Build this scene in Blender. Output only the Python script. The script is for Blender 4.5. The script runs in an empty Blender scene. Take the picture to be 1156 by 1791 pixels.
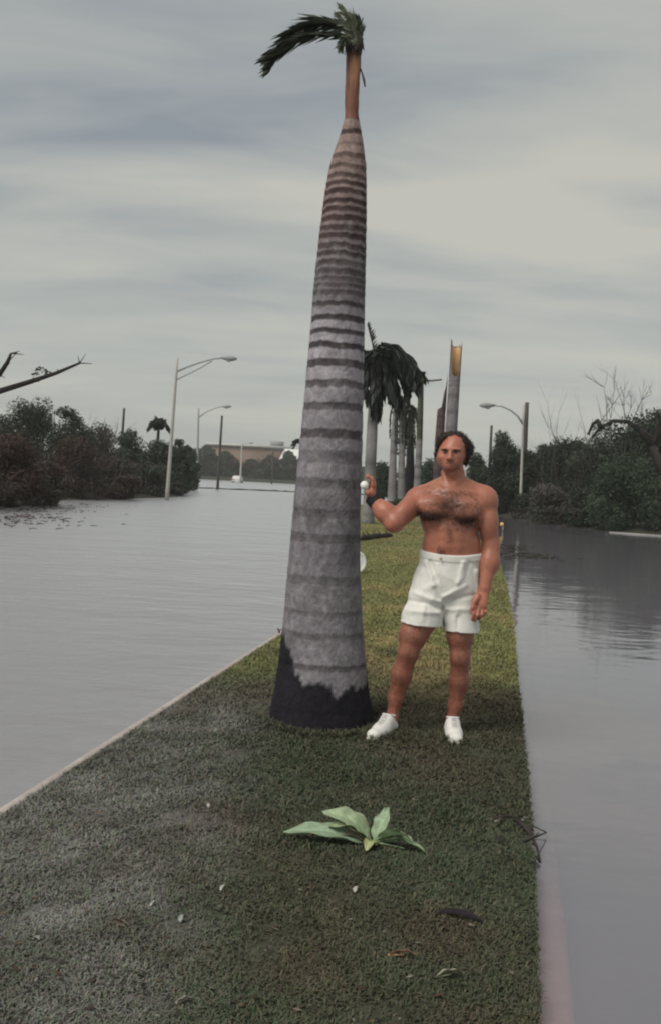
import bpy, math, random
import numpy as np
from mathutils import Vector, Matrix

R = math.radians
rng = np.random.default_rng(7)
random.seed(7)
SC = bpy.context.scene
COL = SC.collection

# ------------------------------------------------------------------ camera
CAM_H = 1.5
PITCH, ROLL = R(1.89), R(3.0)
FPX = 35.0 / 36.0 * 1791.0
Fw = np.array([0, math.cos(PITCH), -math.sin(PITCH)])
R0 = np.array([1.0, 0, 0]); U0 = np.array([0, math.sin(PITCH), math.cos(PITCH)])
Rt = math.cos(ROLL) * R0 + math.sin(ROLL) * U0
Up = -math.sin(ROLL) * R0 + math.cos(ROLL) * U0
CAMP = np.array([0, 0, CAM_H])
cd = bpy.data.cameras.new('camera'); cam = bpy.data.objects.new('camera', cd); COL.objects.link(cam)
cd.sensor_fit = 'VERTICAL'; cd.sensor_height = 36.0; cd.sensor_width = 24.0; cd.lens = 35.0
cd.clip_start = 0.05; cd.clip_end = 6000
cam.matrix_world = Matrix(((Rt[0], Up[0], -Fw[0], 0), (Rt[1], Up[1], -Fw[1], 0), (Rt[2], Up[2], -Fw[2], CAM_H), (0, 0, 0, 1)))
SC.camera = cam

# ------------------------------------------------------------------ sky
SUN_EL, SUN_AZ = R(52), math.atan2(-0.62, -0.55)      # behind the camera and to its left, veiled by cloud
world = bpy.data.worlds.new('World'); SC.world = world; world.use_nodes = True
nt = world.node_tree; N = nt.nodes; L = nt.links; N.clear()
def nd(t, **kw):
    n = N.new(t)
    for k, v in kw.items(): setattr(n, k, v)
    return n
def mathn(op, a, b=None):
    n = nd('ShaderNodeMath', operation=op)
    for i, v in enumerate((a, b)):
        if v is None: continue
        if isinstance(v, (int, float)): n.inputs[i].default_value = v
        else: L.new(v, n.inputs[i])
    return n.outputs[0]
out = nd('ShaderNodeOutputWorld'); bg = nd('ShaderNodeBackground')
sky = nd('ShaderNodeTexSky', sky_type='NISHITA'); sky.sun_disc = False
sky.sun_elevation = SUN_EL; sky.sun_rotation = SUN_AZ % (2 * math.pi)
geo = nd('ShaderNodeTexCoord'); sep = nd('ShaderNodeSeparateXYZ'); L.new(geo.outputs['Generated'], sep.inputs[0])
zc = mathn('ADD', mathn('MAXIMUM', sep.outputs[2], 0.0), 0.14)
px_ = mathn('DIVIDE', sep.outputs[0], zc); py_ = mathn('DIVIDE', sep.outputs[1], zc)
comb = nd('ShaderNodeCombineXYZ'); L.new(px_, comb.inputs[0]); L.new(py_, comb.inputs[1])
def cloud(scale, loc, sc, detail, rough, dist):
    mp = nd('ShaderNodeMapping'); mp.inputs['Location'].default_value = loc; mp.inputs['Scale'].default_value = sc
    mp.inputs['Rotation'].default_value = (0, 0, R(-7))
    L.new(comb.outputs[0], mp.inputs[0])
    t = nd('ShaderNodeTexNoise'); t.inputs['Scale'].default_value = scale; t.inputs['Detail'].default_value = detail
    t.inputs['Roughness'].default_value = rough; t.inputs['Distortion'].default_value = dist
    L.new(mp.outputs[0], t.inputs['Vector']); return t.outputs[0]
SKY_OFF = (15.1, 8.42, 0)
c1 = cloud(1.0, SKY_OFF, (0.36, 1.05, 1), 4, 0.5, 0.35)
c2 = cloud(2.4, (7.3, 4.4, 0), (0.6, 1.2, 1), 5, 0.55, 0.5)
cm = mathn('ADD', mathn('MULTIPLY', c1, 0.74), mathn('MULTIPLY', c2, 0.26))
ramp = nd('ShaderNodeValToRGB'); L.new(cm, ramp.inputs[0])
e = ramp.color_ramp.elements
e[0].position = 0.38; e[0].color = (2.7, 3.0, 3.3, 1)
e[1].position = 0.60; e[1].color = (5.35, 5.25, 4.65, 1)
m = e.new(0.49); m.color = (4.1, 4.28, 4.1, 1)
SKY_GAIN = 0.62
# towards the horizon the layers merge into one even veil
hz = nd('ShaderNodeMapRange'); L.new(sep.outputs[2], hz.inputs[0])
hz.inputs[1].default_value = 0.02; hz.inputs[2].default_value = 0.24; hz.inputs[3].default_value = 0.75; hz.inputs[4].default_value = 0.0
mxh = nd('ShaderNodeMixRGB'); L.new(hz.outputs[0], mxh.inputs[0]); L.new(ramp.outputs[0], mxh.inputs[1]); mxh.inputs[2].default_value = (5.05, 5.1, 4.62, 1)
mxs = nd('ShaderNodeMixRGB'); mxs.inputs[0].default_value = 0.94; L.new(sky.outputs[0], mxs.inputs[1]); L.new(mxh.outputs[0], mxs.inputs[2])
L.new(mxs.outputs[0], bg.inputs[0]); bg.inputs[1].default_value = 0.1 * SKY_GAIN
L.new(bg.outputs[0], out.inputs[0])

# ------------------------------------------------------------------ sun
ld = bpy.data.lights.new('sun', 'SUN'); ld.energy = 1.5; ld.angle = R(32); ld.color = (1.0, 0.95, 0.88)
sun = bpy.data.objects.new('sun', ld); COL.objects.link(sun)
sd = Vector((math.sin(SUN_AZ) * math.cos(SUN_EL), math.cos(SUN_AZ) * math.cos(SUN_EL), math.sin(SUN_EL)))
sun.rotation_euler = sd.to_track_quat('Z', 'Y').to_euler(); sun.location = (-8, -6, 14)
SC.view_settings.view_transform = 'Standard'
try: SC.view_settings.look = 'None'
except Exception: pass
SC.view_settings.gamma = 1.0; SC.view_settings.use_curve_mapping = False
SC.view_settings.exposure = 0.75
SC.cycles.filter_width = 2.1
SC.cycles.max_bounces = 6; SC.cycles.transparent_max_bounces = 8

# ------------------------------------------------------------------ helpers
def ray(px, py):
    return Fw + (px - 578.0) / FPX * Rt - (py - 895.5) / FPX * Up
def at(px, py, Y):                       # the place seen at a pixel of the photograph, Y metres out
    d = ray(px, py); return CAMP + d * (Y / d[1])
def gr(px, py, z=0.0):                   # the place where that sight line meets height z
    d = ray(px, py); return CAMP + d * ((z - CAM_H) / d[2])
def proj(P):
    q = np.asarray(P) - CAMP; w = q @ Fw
    return 578 + FPX * (q @ Rt) / w, 895.5 - FPX * (q @ Up) / w
def smooth(a, b, x):
    t = np.clip((x - a) / (b - a), 0, 1); return t * t * (3 - 2 * t)
def vnoise(P, s, seed=0):                # cheap value noise on points
    Q = np.asarray(P, float) * s + seed * 17.31
    I = np.floor(Q).astype(np.int64); f = Q - I; f = f * f * (3 - 2 * f)
    def h(i):
        n = (i[..., 0] * 374761393 + i[..., 1] * 668265263 + i[..., 2] * 2147483647 + seed * 1013) & 0xffffffff
        n = ((n ^ (n >> 13)) * 1274126177) & 0xffffffff
        return ((n ^ (n >> 16)) & 0xffff) / 65535.0
    r = 0
    for a in (0, 1):
        for b in (0, 1):
            for c in (0, 1):
                w = (f[..., 0] if a else 1 - f[..., 0]) * (f[..., 1] if b else 1 - f[..., 1]) * (f[..., 2] if c else 1 - f[..., 2])
                r = r + w * h(I + np.array([a, b, c]))
    return r
def fbm(P, s, seed=0, o=3):
    return sum(vnoise(P, s * 2 ** i, seed + i) * 0.5 ** i for i in range(o)) / sum(0.5 ** i for i in range(o))

class MB:
    """collects vertices, faces and the colour of each vertex"""
    def __init__(s): s.v = []; s.f = []; s.c = []; s.n = 0
    def add(s, V, Fc, C):
        V = np.asarray(V, float).reshape(-1, 3); C = np.asarray(C, float)
        if C.ndim == 1: C = np.tile(C, (len(V), 1))
        s.v.append(V); s.c.append(C); s.f.extend([tuple(int(i) + s.n for i in q) for q in Fc]); s.n += len(V)
    def tube(s, pts, rad, C, n=8, cap=True):
        pts = np.asarray(pts, float); rad = np.broadcast_to(np.asarray(rad, float), (len(pts),))
        T = np.gradient(pts, axis=0); T /= np.linalg.norm(T, axis=1)[:, None] + 1e-12
        ref = np.array([0, 0, 1.0]) if abs(T[0][2]) < 0.9 else np.array([1.0, 0, 0])
        V = []
        for p, t, r in zip(pts, T, rad):
            a = np.cross(t, ref); a /= np.linalg.norm(a) + 1e-12; b = np.cross(t, a)
            for k in range(n):
                an = 2 * math.pi * k / n; V.append(p + r * (math.cos(an) * a + math.sin(an) * b))
        Fc = [(i * n + k, i * n + (k + 1) % n, (i + 1) * n + (k + 1) % n, (i + 1) * n + k) for i in range(len(pts) - 1) for k in range(n)]
        if cap: Fc += [tuple(range(n))[::-1], tuple((len(pts) - 1) * n + k for k in range(n))]
        C = np.asarray(C, float)
        if C.ndim == 2 and len(C) == len(pts): C = np.repeat(C, n, axis=0)
        s.add(V, Fc, C)
    def box(s, c, d, C, M=None):
        V = np.array([[x, y, z] for x in (-.5, .5) for y in (-.5, .5) for z in (-.5, .5)]) * np.asarray(d)
        if M is not None: V = V @ np.asarray(M).T
        s.add(V + np.asarray(c), [(0, 1, 3, 2), (4, 6, 7, 5), (0, 4, 5, 1), (2, 3, 7, 6), (0, 2, 6, 4), (1, 5, 7, 3)], C)
    def ball(s, c, r, C, nu=12, nv=8, jit=0):
        V = [[0, 0, 1]]
        for i in range(1, nv):
            for k in range(nu):
                t = math.pi * i / nv; a = 2 * math.pi * k / nu
                V.append([math.sin(t) * math.cos(a), math.sin(t) * math.sin(a), math.cos(t)])
        V.append([0, 0, -1]); V = np.array(V)
        if jit: V *= 1 + jit * (rng.random((len(V), 1)) - .5)
        Fc = [(0, 1 + k, 1 + (k + 1) % nu) for k in range(nu)]
        for i in range(nv - 2):
            for k in range(nu):
                a = 1 + i * nu; Fc.append((a + k, a + nu + k, a + nu + (k + 1) % nu, a + (k + 1) % nu))
        l = 1 + (nv - 2) * nu; e_ = len(V) - 1
        Fc += [(e_, l + (k + 1) % nu, l + k) for k in range(nu)]
        s.add(V * np.asarray(r) + np.asarray(c), Fc, C)
    def build(s, name, mat, parent=None, smooth_=True, origin=None):
        V = np.concatenate(s.v); C = np.concatenate(s.c)
        return mesh_obj(name, V, s.f, C, mat, parent, smooth_, origin)

def mesh_obj(name, V, Fc, C, mat, parent=None, smooth_=True, origin=None):
    V = np.asarray(V, float)
    if parent is not None: o_ = np.array(parent['_w'])
    elif origin is not None: o_ = np.asarray(origin, float)
    else: o_ = np.zeros(3)
    me = bpy.data.meshes.new(name)
    if isinstance(Fc, np.ndarray):
        k = Fc.shape[1]; me.vertices.add(len(V)); me.vertices.foreach_set('co', (V - o_).astype(np.float32).ravel())
        me.loops.add(Fc.size); me.loops.foreach_set('vertex_index', Fc.astype(np.int32).ravel())
        me.polygons.add(len(Fc)); me.polygons.foreach_set('loop_start', np.arange(0, Fc.size, k, dtype=np.int32))
        me.polygons.foreach_set('loop_total', np.full(len(Fc), k, dtype=np.int32)); me.update(calc_edges=True)
    else:
        me.from_pydata((V - o_).tolist(), [], Fc)
    if C is not None:
        C = np.asarray(C, float)
        if C.ndim == 1: C = np.tile(C, (len(V), 1))
        at_ = me.color_attributes.new('Col', 'FLOAT_COLOR', 'POINT')
        at_.data.foreach_set('color', np.concatenate([C[:, :3], np.ones((len(C), 1))], 1).astype(np.float32).ravel())
    me.polygons.foreach_set('use_smooth', np.full(len(me.polygons), smooth_))
    me.materials.append(mat); me.update()
    o = bpy.data.objects.new(name, me); COL.objects.link(o)
    if parent is not None:
        o.parent = parent; loc = o_ - np.array(parent['_w']); o.location = loc; o['_w'] = tuple(o_)
    else:
        o.location = o_; o['_w'] = tuple(o_)
    return o
def thing(name, label, cat, loc, group=None):
    o = bpy.data.objects.new(name, None); COL.objects.link(o); o.location = loc; o.empty_display_size = .1
    o['_w'] = tuple(float(x) for x in loc); o['label'] = label; o['category'] = cat
    if group: o['group'] = group
    return o
def tag(o, label, cat, group=None):
    o['label'] = label; o['category'] = cat
    if group: o['group'] = group
    return o
def kind(o, k): o['kind'] = k; return o

def mat(name, rough=.7, spec=.3, nscale=None, namt=.25, bump=0, bscale=60, sss=0, nstretch=(1, 1, 1), trans=0, sheen=0):
    """colour comes from the geometry's own colour attribute, broken up by noise"""
    m_ = bpy.data.materials.new(name); m_.use_nodes = True; t = m_.node_tree
    b = t.nodes['Principled BSDF']; a = t.nodes.new('ShaderNodeAttribute'); a.attribute_name = 'Col'
    b.inputs['Roughness'].default_value = rough; b.inputs['Specular IOR Level'].default_value = spec
    if sss: b.inputs['Subsurface Weight'].default_value = sss; b.inputs['Subsurface Radius'].default_value = (.012, .004, .002); b.inputs['Subsurface Scale'].default_value = 1.0
    if sheen: b.inputs['Sheen Weight'].default_value = sheen
    tc = t.nodes.new('ShaderNodeTexCoord'); mp = t.nodes.new('ShaderNodeMapping'); mp.inputs['Scale'].default_value = nstretch
    t.links.new(tc.outputs['Object'], mp.inputs[0]); src = a.outputs[0]
    if nscale:
        n = t.nodes.new('ShaderNodeTexNoise'); n.inputs['Scale'].default_value = nscale; n.inputs['Detail'].default_value = 6; n.inputs['Roughness'].default_value = .65
        t.links.new(mp.outputs[0], n.inputs['Vector'])
        r = t.nodes.new('ShaderNodeMapRange'); r.inputs[1].default_value = .3; r.inputs[2].default_value = .7; r.inputs[3].default_value = 1 - namt; r.inputs[4].default_value = 1 + namt
        t.links.new(n.outputs[0], r.inputs[0])
        v = t.nodes.new('ShaderNodeVectorMath'); v.operation = 'SCALE'; t.links.new(src, v.inputs[0]); t.links.new(r.outputs[0], v.inputs['Scale']); src = v.outputs[0]
    t.links.new(src, b.inputs['Base Color'])
    if trans:
        tr = t.nodes.new('ShaderNodeBsdfTranslucent'); t.links.new(src, tr.inputs[0]); mx = t.nodes.new('ShaderNodeMixShader'); mx.inputs[0].default_value = trans
        t.links.new(b.outputs[0], mx.inputs[1]); t.links.new(tr.outputs[0], mx.inputs[2]); t.links.new(mx.outputs[0], t.nodes['Material Output'].inputs[0])
    if bump:
        n2 = t.nodes.new('ShaderNodeTexNoise'); n2.inputs['Scale'].default_value = bscale; n2.inputs['Detail'].default_value = 5
        t.links.new(mp.outputs[0], n2.inputs['Vector']); bp = t.nodes.new('ShaderNodeBump'); bp.inputs['Strength'].default_value = bump; bp.inputs['Distance'].default_value = .01
        t.links.new(n2.outputs[0], bp.inputs['Height']); t.links.new(bp.outputs[0], b.inputs['Normal'])
    return m_
M_LEAF = mat('foliage', .65, .15, trans=.15)
M_GRASS = mat('grass_blades', .75, .12, trans=.1)
M_BARK = mat('bark', .85, .15, 3.0, .3, .5, 14, nstretch=(1, 1, .3))
M_PALM = mat('palm_bark', .85, .12, 22, .34, .8, 44, nstretch=(1.2, 1.2, .9))
M_NECK = mat('crownshaft', .6, .3, 14, .25, .35, 40, nstretch=(1.6, 1.6, .2))
M_FROND = mat('palm_frond', .5, .3, trans=.18)
M_LAWN = mat('lawn_soil', .95, .08, 22, .35, .8, 55)
M_CONC = mat('concrete', .85, .2, 7, .16, .4, 60)
M_MUD = mat('bed', .9, .1, 1.2, .2)
M_METAL = mat('painted_metal', .5, .4, 3, .1)
M_SKIN = mat('skin', .42, .42, 70, .14, .1, 190, sss=.08)
M_HAIR = mat('hair', .6, .35, 90, .4, .6, 150)
M_CLOTH = mat('white_cotton', .9, .1, 30, .03, .25, 45, sheen=.2)
M_SHOE = mat('white_leather', .55, .3, 40, .04, .2, 120)
M_BAND = mat('dark_wristband', .8, .2, 60, .2)
M_WOOD = mat('splintered_wood', .75, .2, 12, .25, .6, 40, nstretch=(3, 3, .25))
M_PLANT = mat('broad_leaf', .5, .3, 30, .14, .5, 35, trans=.2)
M_WALL = mat('painted_wall', .85, .15, .4, .12)
M_PLAIN = mat('plain_matt', .7, .25, 8, .12)

# water: silty, so only the first centimetres can be seen through
def water_mat(name, body, ior, rough, wave, clear):
    m_ = bpy.data.materials.new(name); m_.use_nodes = True; t = m_.node_tree; t.nodes.clear()
    o = t.nodes.new('ShaderNodeOutputMaterial'); df = t.nodes.new('ShaderNodeBsdfDiffuse'); df.inputs[0].default_value = (*body, 1)
    tp = t.nodes.new('ShaderNodeBsdfTransparent'); tp.inputs[0].default_value = (.93, .9, .9, 1)
    mx = t.nodes.new('ShaderNodeMixShader'); mx.inputs[0].default_value = clear
    t.links.new(df.outputs[0], mx.inputs[1]); t.links.new(tp.outputs[0], mx.inputs[2])
    gl = t.nodes.new('ShaderNodeBsdfGlossy'); gl.inputs['Roughness'].default_value = rough; gl.inputs[0].default_value = (.96, .96, .97, 1)
    fr = t.nodes.new('ShaderNodeFresnel'); fr.inputs[0].default_value = ior
    m2 = t.nodes.new('ShaderNodeMixShader'); t.links.new(fr.outputs[0], m2.inputs[0]); t.links.new(mx.outputs[0], m2.inputs[1]); t.links.new(gl.outputs[0], m2.inputs[2])
    tc = t.nodes.new('ShaderNodeTexCoord'); h = None
    for sc_, st, amp in ((.55, (1, 1.5, 1), 1.0), (2.4, (1, 1.8, 1), .42), (9, (1, 1.6, 1), .07)):
        mp = t.nodes.new('ShaderNodeMapping'); mp.inputs['Scale'].default_value = st; mp.inputs['Rotation'].default_value = (0, 0, R(8)); t.links.new(tc.outputs['Object'], mp.inputs[0])
        n = t.nodes.new('ShaderNodeTexNoise'); n.inputs['Scale'].default_value = sc_; n.inputs['Detail'].default_value = 3; n.inputs['Roughness'].default_value = .45; t.links.new(mp.outputs[0], n.inputs['Vector'])
        k = t.nodes.new('ShaderNodeMath'); k.operation = 'MULTIPLY'; k.inputs[1].default_value = amp; t.links.new(n.outputs[0], k.inputs[0])
        if h is None: h = k.outputs[0]
        else:
            s_ = t.nodes.new('ShaderNodeMath'); t.links.new(h, s_.inputs[0]); t.links.new(k.outputs[0], s_.inputs[1]); h = s_.outputs[0]
    bp = t.nodes.new('ShaderNodeBump'); bp.inputs['Strength'].default_value = 1.0; bp.inputs['Distance'].default_value = wave
    t.links.new(h, bp.inputs['Height']); t.links.new(bp.outputs[0], gl.inputs['Normal']); t.links.new(bp.outputs[0], fr.inputs['Normal'])
    t.links.new(m2.outputs[0], o.inputs[0]); return m_
M_STREET = water_mat('ruffled_flood_water', (.33, .322, .33), 1.75, .34, .06, .34)
M_CANAL = water_mat('calm_flood_water', (.37, .357, .41), 1.9, .05, .010, .62)
WZ = -.058

# ------------------------------------------------------------------ the setting
def grid_plane(name, x0, x1, y0, y1, z, c, m_, n=2):
    mb = MB(); mb.add([[x0, y0, z], [x1, y0, z], [x1, y1, z], [x0, y1, z]], [(0, 1, 2, 3)], c); return mb.build(name, m_)
kind(grid_plane('ground', -2500, 2500, -800, 4000, -.34, (.16, .15, .15), M_MUD), 'structure')

Lp = np.array([gr(*p) for p in ((0, 1425), (250, 1264), (490, 1110), (570, 1058), (612, 1010), (628, 970), (624, 930), (616, 905), (606, 888), (596, 876))])
Rp = np.array([gr(*p) for p in ((942, 1791), (936, 1600), (926, 1400), (915, 1280), (905, 1190), (897, 1090), (885, 1020), (874, 985), (860, 962), (838, 944), (806, 926), (772, 910), (735, 896), (700, 886))])
def ext(P, y):
    d = P[1] - P[0]; return np.vstack([P[0] - d * ((P[0][1] - y) / d[1]), P])
Lp, Rp = ext(Lp, -1.5), ext(Rp, -1.5)
MID = [(-.2, -800), (-.2, 0), ((Lp[3][0] + Rp[3][0]) / 2, (Lp[3][1] + Rp[3][1]) / 2), (.5 * (Lp[-1][0] + Rp[-1][0]), Lp[-1][1] - 1), (8, 90), (60, 260), (400, 4000)]
for nm, sx, mt_ in (('water', -2500, M_STREET), ('water', 2500, M_CANAL)):
    mb = MB(); W = [[x, y, WZ] for x, y in MID] + [[sx, y, WZ] for x, y in MID]; k = len(MID)
    mb.add(W, [((i, i + 1, k + i + 1, k + i) if sx > 0 else (i, k + i, k + i + 1, i + 1))[::-1] for i in range(k - 1)], (.3, .3, .3)); kind(mb.build(nm, mt_, None, False), 'structure')
def smooth_curve(P, ys):
    x = np.interp(ys, P[:, 1], P[:, 0])
    return x
def xl(y): return smooth_curve(Lp, y)
def xr(y): return smooth_curve(Rp, y)
YE = min(Lp[-1][1], Rp[-1][1])
def lawn_z(x, y):
    a, b = xl(y), xr(y); w = np.minimum(x - a, b - x)
    return .014 * smooth(0, .5, w) + .022 * (fbm(np.stack([x, y, x * 0], -1), 2.6, 3) - .5) * smooth(0, .3, w)
ys = np.concatenate([np.linspace(-1.5, 2, 10), np.linspace(2.2, 12, 90), np.linspace(12.5, YE, 70)]); nc = 48
xs = np.stack([xl(ys) + (xr(ys) - xl(ys)) * t for t in np.linspace(0, 1, nc)], 1)
V = np.stack([xs, np.repeat(ys[:, None], nc, 1), np.zeros_like(xs)], -1); V[..., 2] = lawn_z(V[..., 0], V[..., 1])
def lawn_colour(P):
    """soil and turf: grey painted-in glare on the kerb side, brown trampled near the photographer, green further back, straw patch by the palm"""
    x, y = P[:, 0], P[:, 1]; Z = np.stack([x, y, x * 0], -1)
    n1 = fbm(Z, 1.1, 11); n2 = fbm(Z, 4.2, 21)
    brown = np.array([.072, .06, .045]); green = np.array([.155, .155, .066]); straw = np.array([.29, .205, .11]); glare_grey = np.array([.155, .15, .146]); dkgreen = np.array([.055, .062, .042])
    c = brown + (dkgreen - brown) * smooth(.4, .62, n1)[:, None]
    c = c + (green - c) * (smooth(6.2, 9.5, y + (n1 - .5) * 3) * .95)[:, None]
    px, py = proj(np.stack([x, y, x * 0], -1))
    dark_band = np.exp(-((y - 5.75) / .95) ** 2) * smooth(-.75, -.3, x) * (.4 + .6 * smooth(.35, .6, n2))
    c = c + (np.array([.044, .05, .036]) - c) * (.62 * dark_band)[:, None]  # turf darker in a band about the palm's foot and the shoes
    # straw patch beside the trunk, grey glare painted into the turf towards the near kerb
    st = np.exp(-(((x - .75) / .5) ** 2 + ((y - 8.6) / 1.3) ** 2)) * smooth(.3, .6, n2 * .6 + n1 * .4)
    c = c + (straw - c) * (.75 * st)[:, None]
    st2 = smooth(9, 11, y) * smooth(.5, .62, n1) * .35
    c = c + (straw - c) * st2[:, None]
    glare = smooth(-.05, -.7, x + .12 * (n1 - .5)) * smooth(8, 5, y) * (.55 + .45 * smooth(.35, .6, n2))
    c = c + (glare_grey - c) * (.85 * glare)[:, None]
    n3 = fbm(Z, 13, 61); n4 = fbm(Z, 6.5, 71)
    c = c * (1 + .3 * np.stack([n4 - .45, n4 - .5, n4 - .5], 1))
    return c * ((.72 + .5 * n2) * (.8 + .4 * n3))[:, None]
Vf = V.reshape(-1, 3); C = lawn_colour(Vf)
n_r = len(ys); idx = np.arange(n_r * nc).reshape(n_r, nc)
Q = np.stack([idx[:-1, :-1], idx[:-1, 1:], idx[1:, 1:], idx[1:, :-1]], -1).reshape(-1, 4)
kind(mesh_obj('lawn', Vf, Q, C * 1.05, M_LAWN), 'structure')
# soil edge below the turf
for nm, fx in (('lawn_edge', xl), ('lawn_edge', xr)):
    a = np.stack([fx(ys), ys, lawn_z(fx(ys), ys)], -1); b = a.copy(); b[:, 2] = -.33
    W = np.concatenate([a, b]); k = len(ys); q = np.array([[i, i + 1, k + i + 1, k + i] for i in range(k - 1)])
    kind(mesh_obj(nm, W, q, np.array([.05, .042, .033]), M_LAWN), 'structure')

def kerb(name, fx, side, prof):
    """rounded concrete kerb that slopes into the gutter, swept along the lawn's edge"""
    yk = np.concatenate([np.linspace(-1.5, 14, 120), np.linspace(14.5, YE, 40)]); rows = []
    for y in yk:
        h = 1e-2; t = np.array([fx(y + h) - fx(y - h), 2 * h]); t /= np.linalg.norm(t); nrm = np.array([t[1], -t[0]]) * side
        rows.append([[fx(y) + nrm[0] * o, y + nrm[1] * o, z(y) if callable(z) else z] for o, z in prof])
    W = np.array(rows); k = len(prof); W = W.reshape(-1, 3)
    q = np.array([[i * k + j, i * k + j + 1, (i + 1) * k + j + 1, (i + 1) * k + j] for i in range(len(yk) - 1) for j in range(k - 1)])
    n1 = fbm(W, 2.2, 5); c = np.array([.4, .36, .33]) * (.75 + .5 * n1)[:, None]
    if side > 0: c = c * np.array([1.6, .86, .78]); f_ = smooth(4.5, 3.3, W[:, 1] + .5 * (n1 - .5))[:, None]; c = np.array([.16, .15, .155]) + (c - np.array([.16, .15, .155])) * f_
    return kind(mesh_obj(name, W, q, c, M_CONC), 'structure')
kerb('kerb', xl, -1, [(-.02, -.3), (-.015, .0), (-.005, .008), (.03, .004), (.055, -.012), (.075, -.05), (.10, -.066), (.2, -.074), (.34, -.085), (.36, -.3)])
zz = lambda a: (lambda y: a - .035 * float(smooth(3.3, 4.8, y)))
kerb('kerb', xr, 1, [(-.02, -.3), (-.012, -.06), (.0, -.061), (.05, -.062), (.09, -.063), (.105, -.066), (.112, -.075), (.114, -.3)])

# grass: one mass of blades
def grass():
    n = 480000
    u = rng.random(n); y0, y1 = 2.2, 40.0
    y = y0 * (y1 / y0) ** u
    a, b = xl(y) + .015, xr(y) + .008
    lim = .36 * y + .1
    lo = np.maximum(a, -lim); hi = np.minimum(b, lim)
    ok = hi > lo; y, a, b, lo, hi = [q[ok] for q in (y, a, b, lo, hi)]
    # fewer where the strip is narrow, so that the density stays even
    keep = rng.random(len(y)) < np.clip((hi - lo) / (.62 * y), 0.02, 1); y, lo, hi = y[keep], lo[keep], hi[keep]
    x = lo + (hi - lo) * rng.random(len(y)); n = len(y)
    P = np.stack([x, y, lawn_z(x, y)], -1)
    d = y / 4.0
    clump = fbm(P, 6, 31)
    keep = rng.random(n) < smooth(.22, .5, clump) * .8 + .2
    P, d, x, y, clump = P[keep], d[keep], x[keep], y[keep], clump[keep]; n = len(P)
    # longer blades left standing round the palm's foot and where shoes press the turf
    ex = []
    for (cx, cy, r1, r2, k_) in ((gr(568, 1290)[0], 6.07, .33, .42, 3600), (gr(668, 1290)[0], gr(668, 1290)[1], .06, .17, 700), (gr(792, 1297)[0], gr(792, 1297)[1], .05, .16, 700)):
        a_ = rng.random(k_) * 6.283; r_ = r1 + (r2 - r1) * rng.random(k_) ** 1.4; ex.append(np.stack([cx + r_ * np.cos(a_), cy + r_ * np.sin(a_), 0 * a_], -1))
    ex = np.concatenate(ex); ex[:, 2] = lawn_z(ex[:, 0], ex[:, 1]); nx = len(ex)
    P = np.concatenate([P, ex]); d = np.concatenate([d, ex[:, 1] / 4]); clump = np.concatenate([clump, np.full(nx, .75)]); x, y = P[:, 0], P[:, 1]; n = len(P)
    wd = (.0022 + .0024 * rng.random(n)) * np.clip(d, .8, 8) ** .62; ht = (.006 + .017 * rng.random(n) ** 1.6) * np.clip(d, .8, 2.0) ** .5 * (.6 + .8 * clump)
    ht[-nx:] *= 1.7
    an = rng.random(n) * 6.283; ln = .5 + 1.4 * rng.random(n)
    dx, dy = np.cos(an), np.sin(an); a2 = an + 1.57 + (rng.random(n) - .5)
    wx, wy = np.cos(a2) * wd, np.sin(a2) * wd; z0 = np.zeros(n)
    w = np.stack([wx, wy, z0], -1); mid = P + np.stack([dx * ln * ht * .35, dy * ln * ht * .35, ht * .65], -1); tip = P + np.stack([dx * ln * ht, dy * ln * ht, ht * (.95 - .35 * (ln > 1.2))], -1)
    Vv = np.stack([P - w, P + w, mid + w * .7, mid - w * .7, tip], 1).reshape(-1, 3)
    base = np.arange(n) * 5
    Fq = np.concatenate([np.stack([base, base + 1, base + 2], -1), np.stack([base, base + 2, base + 3], -1), np.stack([base + 3, base + 2, base + 4], -1)])
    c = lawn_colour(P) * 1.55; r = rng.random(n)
    c = c * (.8 + .4 * rng.random(n))[:, None]
    dry = (r < .14); c[dry] = c[dry] * .5 + np.array([.10, .082, .05]) * (.5 + .7 * rng.random(dry.sum()))[:, None]
    grn = (r > .72); c[grn] = c[grn] * np.array([.85, 1.06, .8])
    return kind(mesh_obj('grass', Vv, Fq, np.repeat(c, 5, 0), M_GRASS, smooth_=False), 'stuff')
grass()
def litter():
    n = 2000; y = 2.4 * (9.0 / 2.4) ** rng.random(n); a, b = np.maximum(xl(y), -.36 * y), np.minimum(xr(y), .36 * y); x = a + (b - a) * rng.random(n)
    P = np.stack([x, y, lawn_z(x, y) + .008 + .014 * rng.random(n)], -1); s = (.004 + .012 * rng.random(n) ** 2) * (1 + .8 * (rng.random(n) < .04))
    an = rng.random(n) * 6.28; u = np.stack([np.cos(an), np.sin(an), .5 * (rng.random(n) - .5)], -1) * s[:, None]; w = np.stack([-np.sin(an), np.cos(an), .5 * (rng.random(n) - .5)], -1) * (s * (.3 + .4 * rng.random(n)))[:, None]
    Vv = np.stack([P - u, P + w, P + u, P - w], 1).reshape(-1, 3); q = np.arange(n * 4).reshape(-1, 4)
    pal = np.array([[.06, .045, .035], [.11, .075, .045], [.04, .035, .03], [.16, .13, .1], [.2, .2, .16], [.09, .05, .035]])
    c = pal[rng.choice(6, n, p=[.3, .22, .22, .12, .05, .09])] * (.7 + .6 * rng.random((n, 1)))
    kind(mesh_obj('leaf_litter', Vv, q, np.repeat(c, 4, 0), M_GRASS, smooth_=False), 'stuff')
litter()

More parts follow.
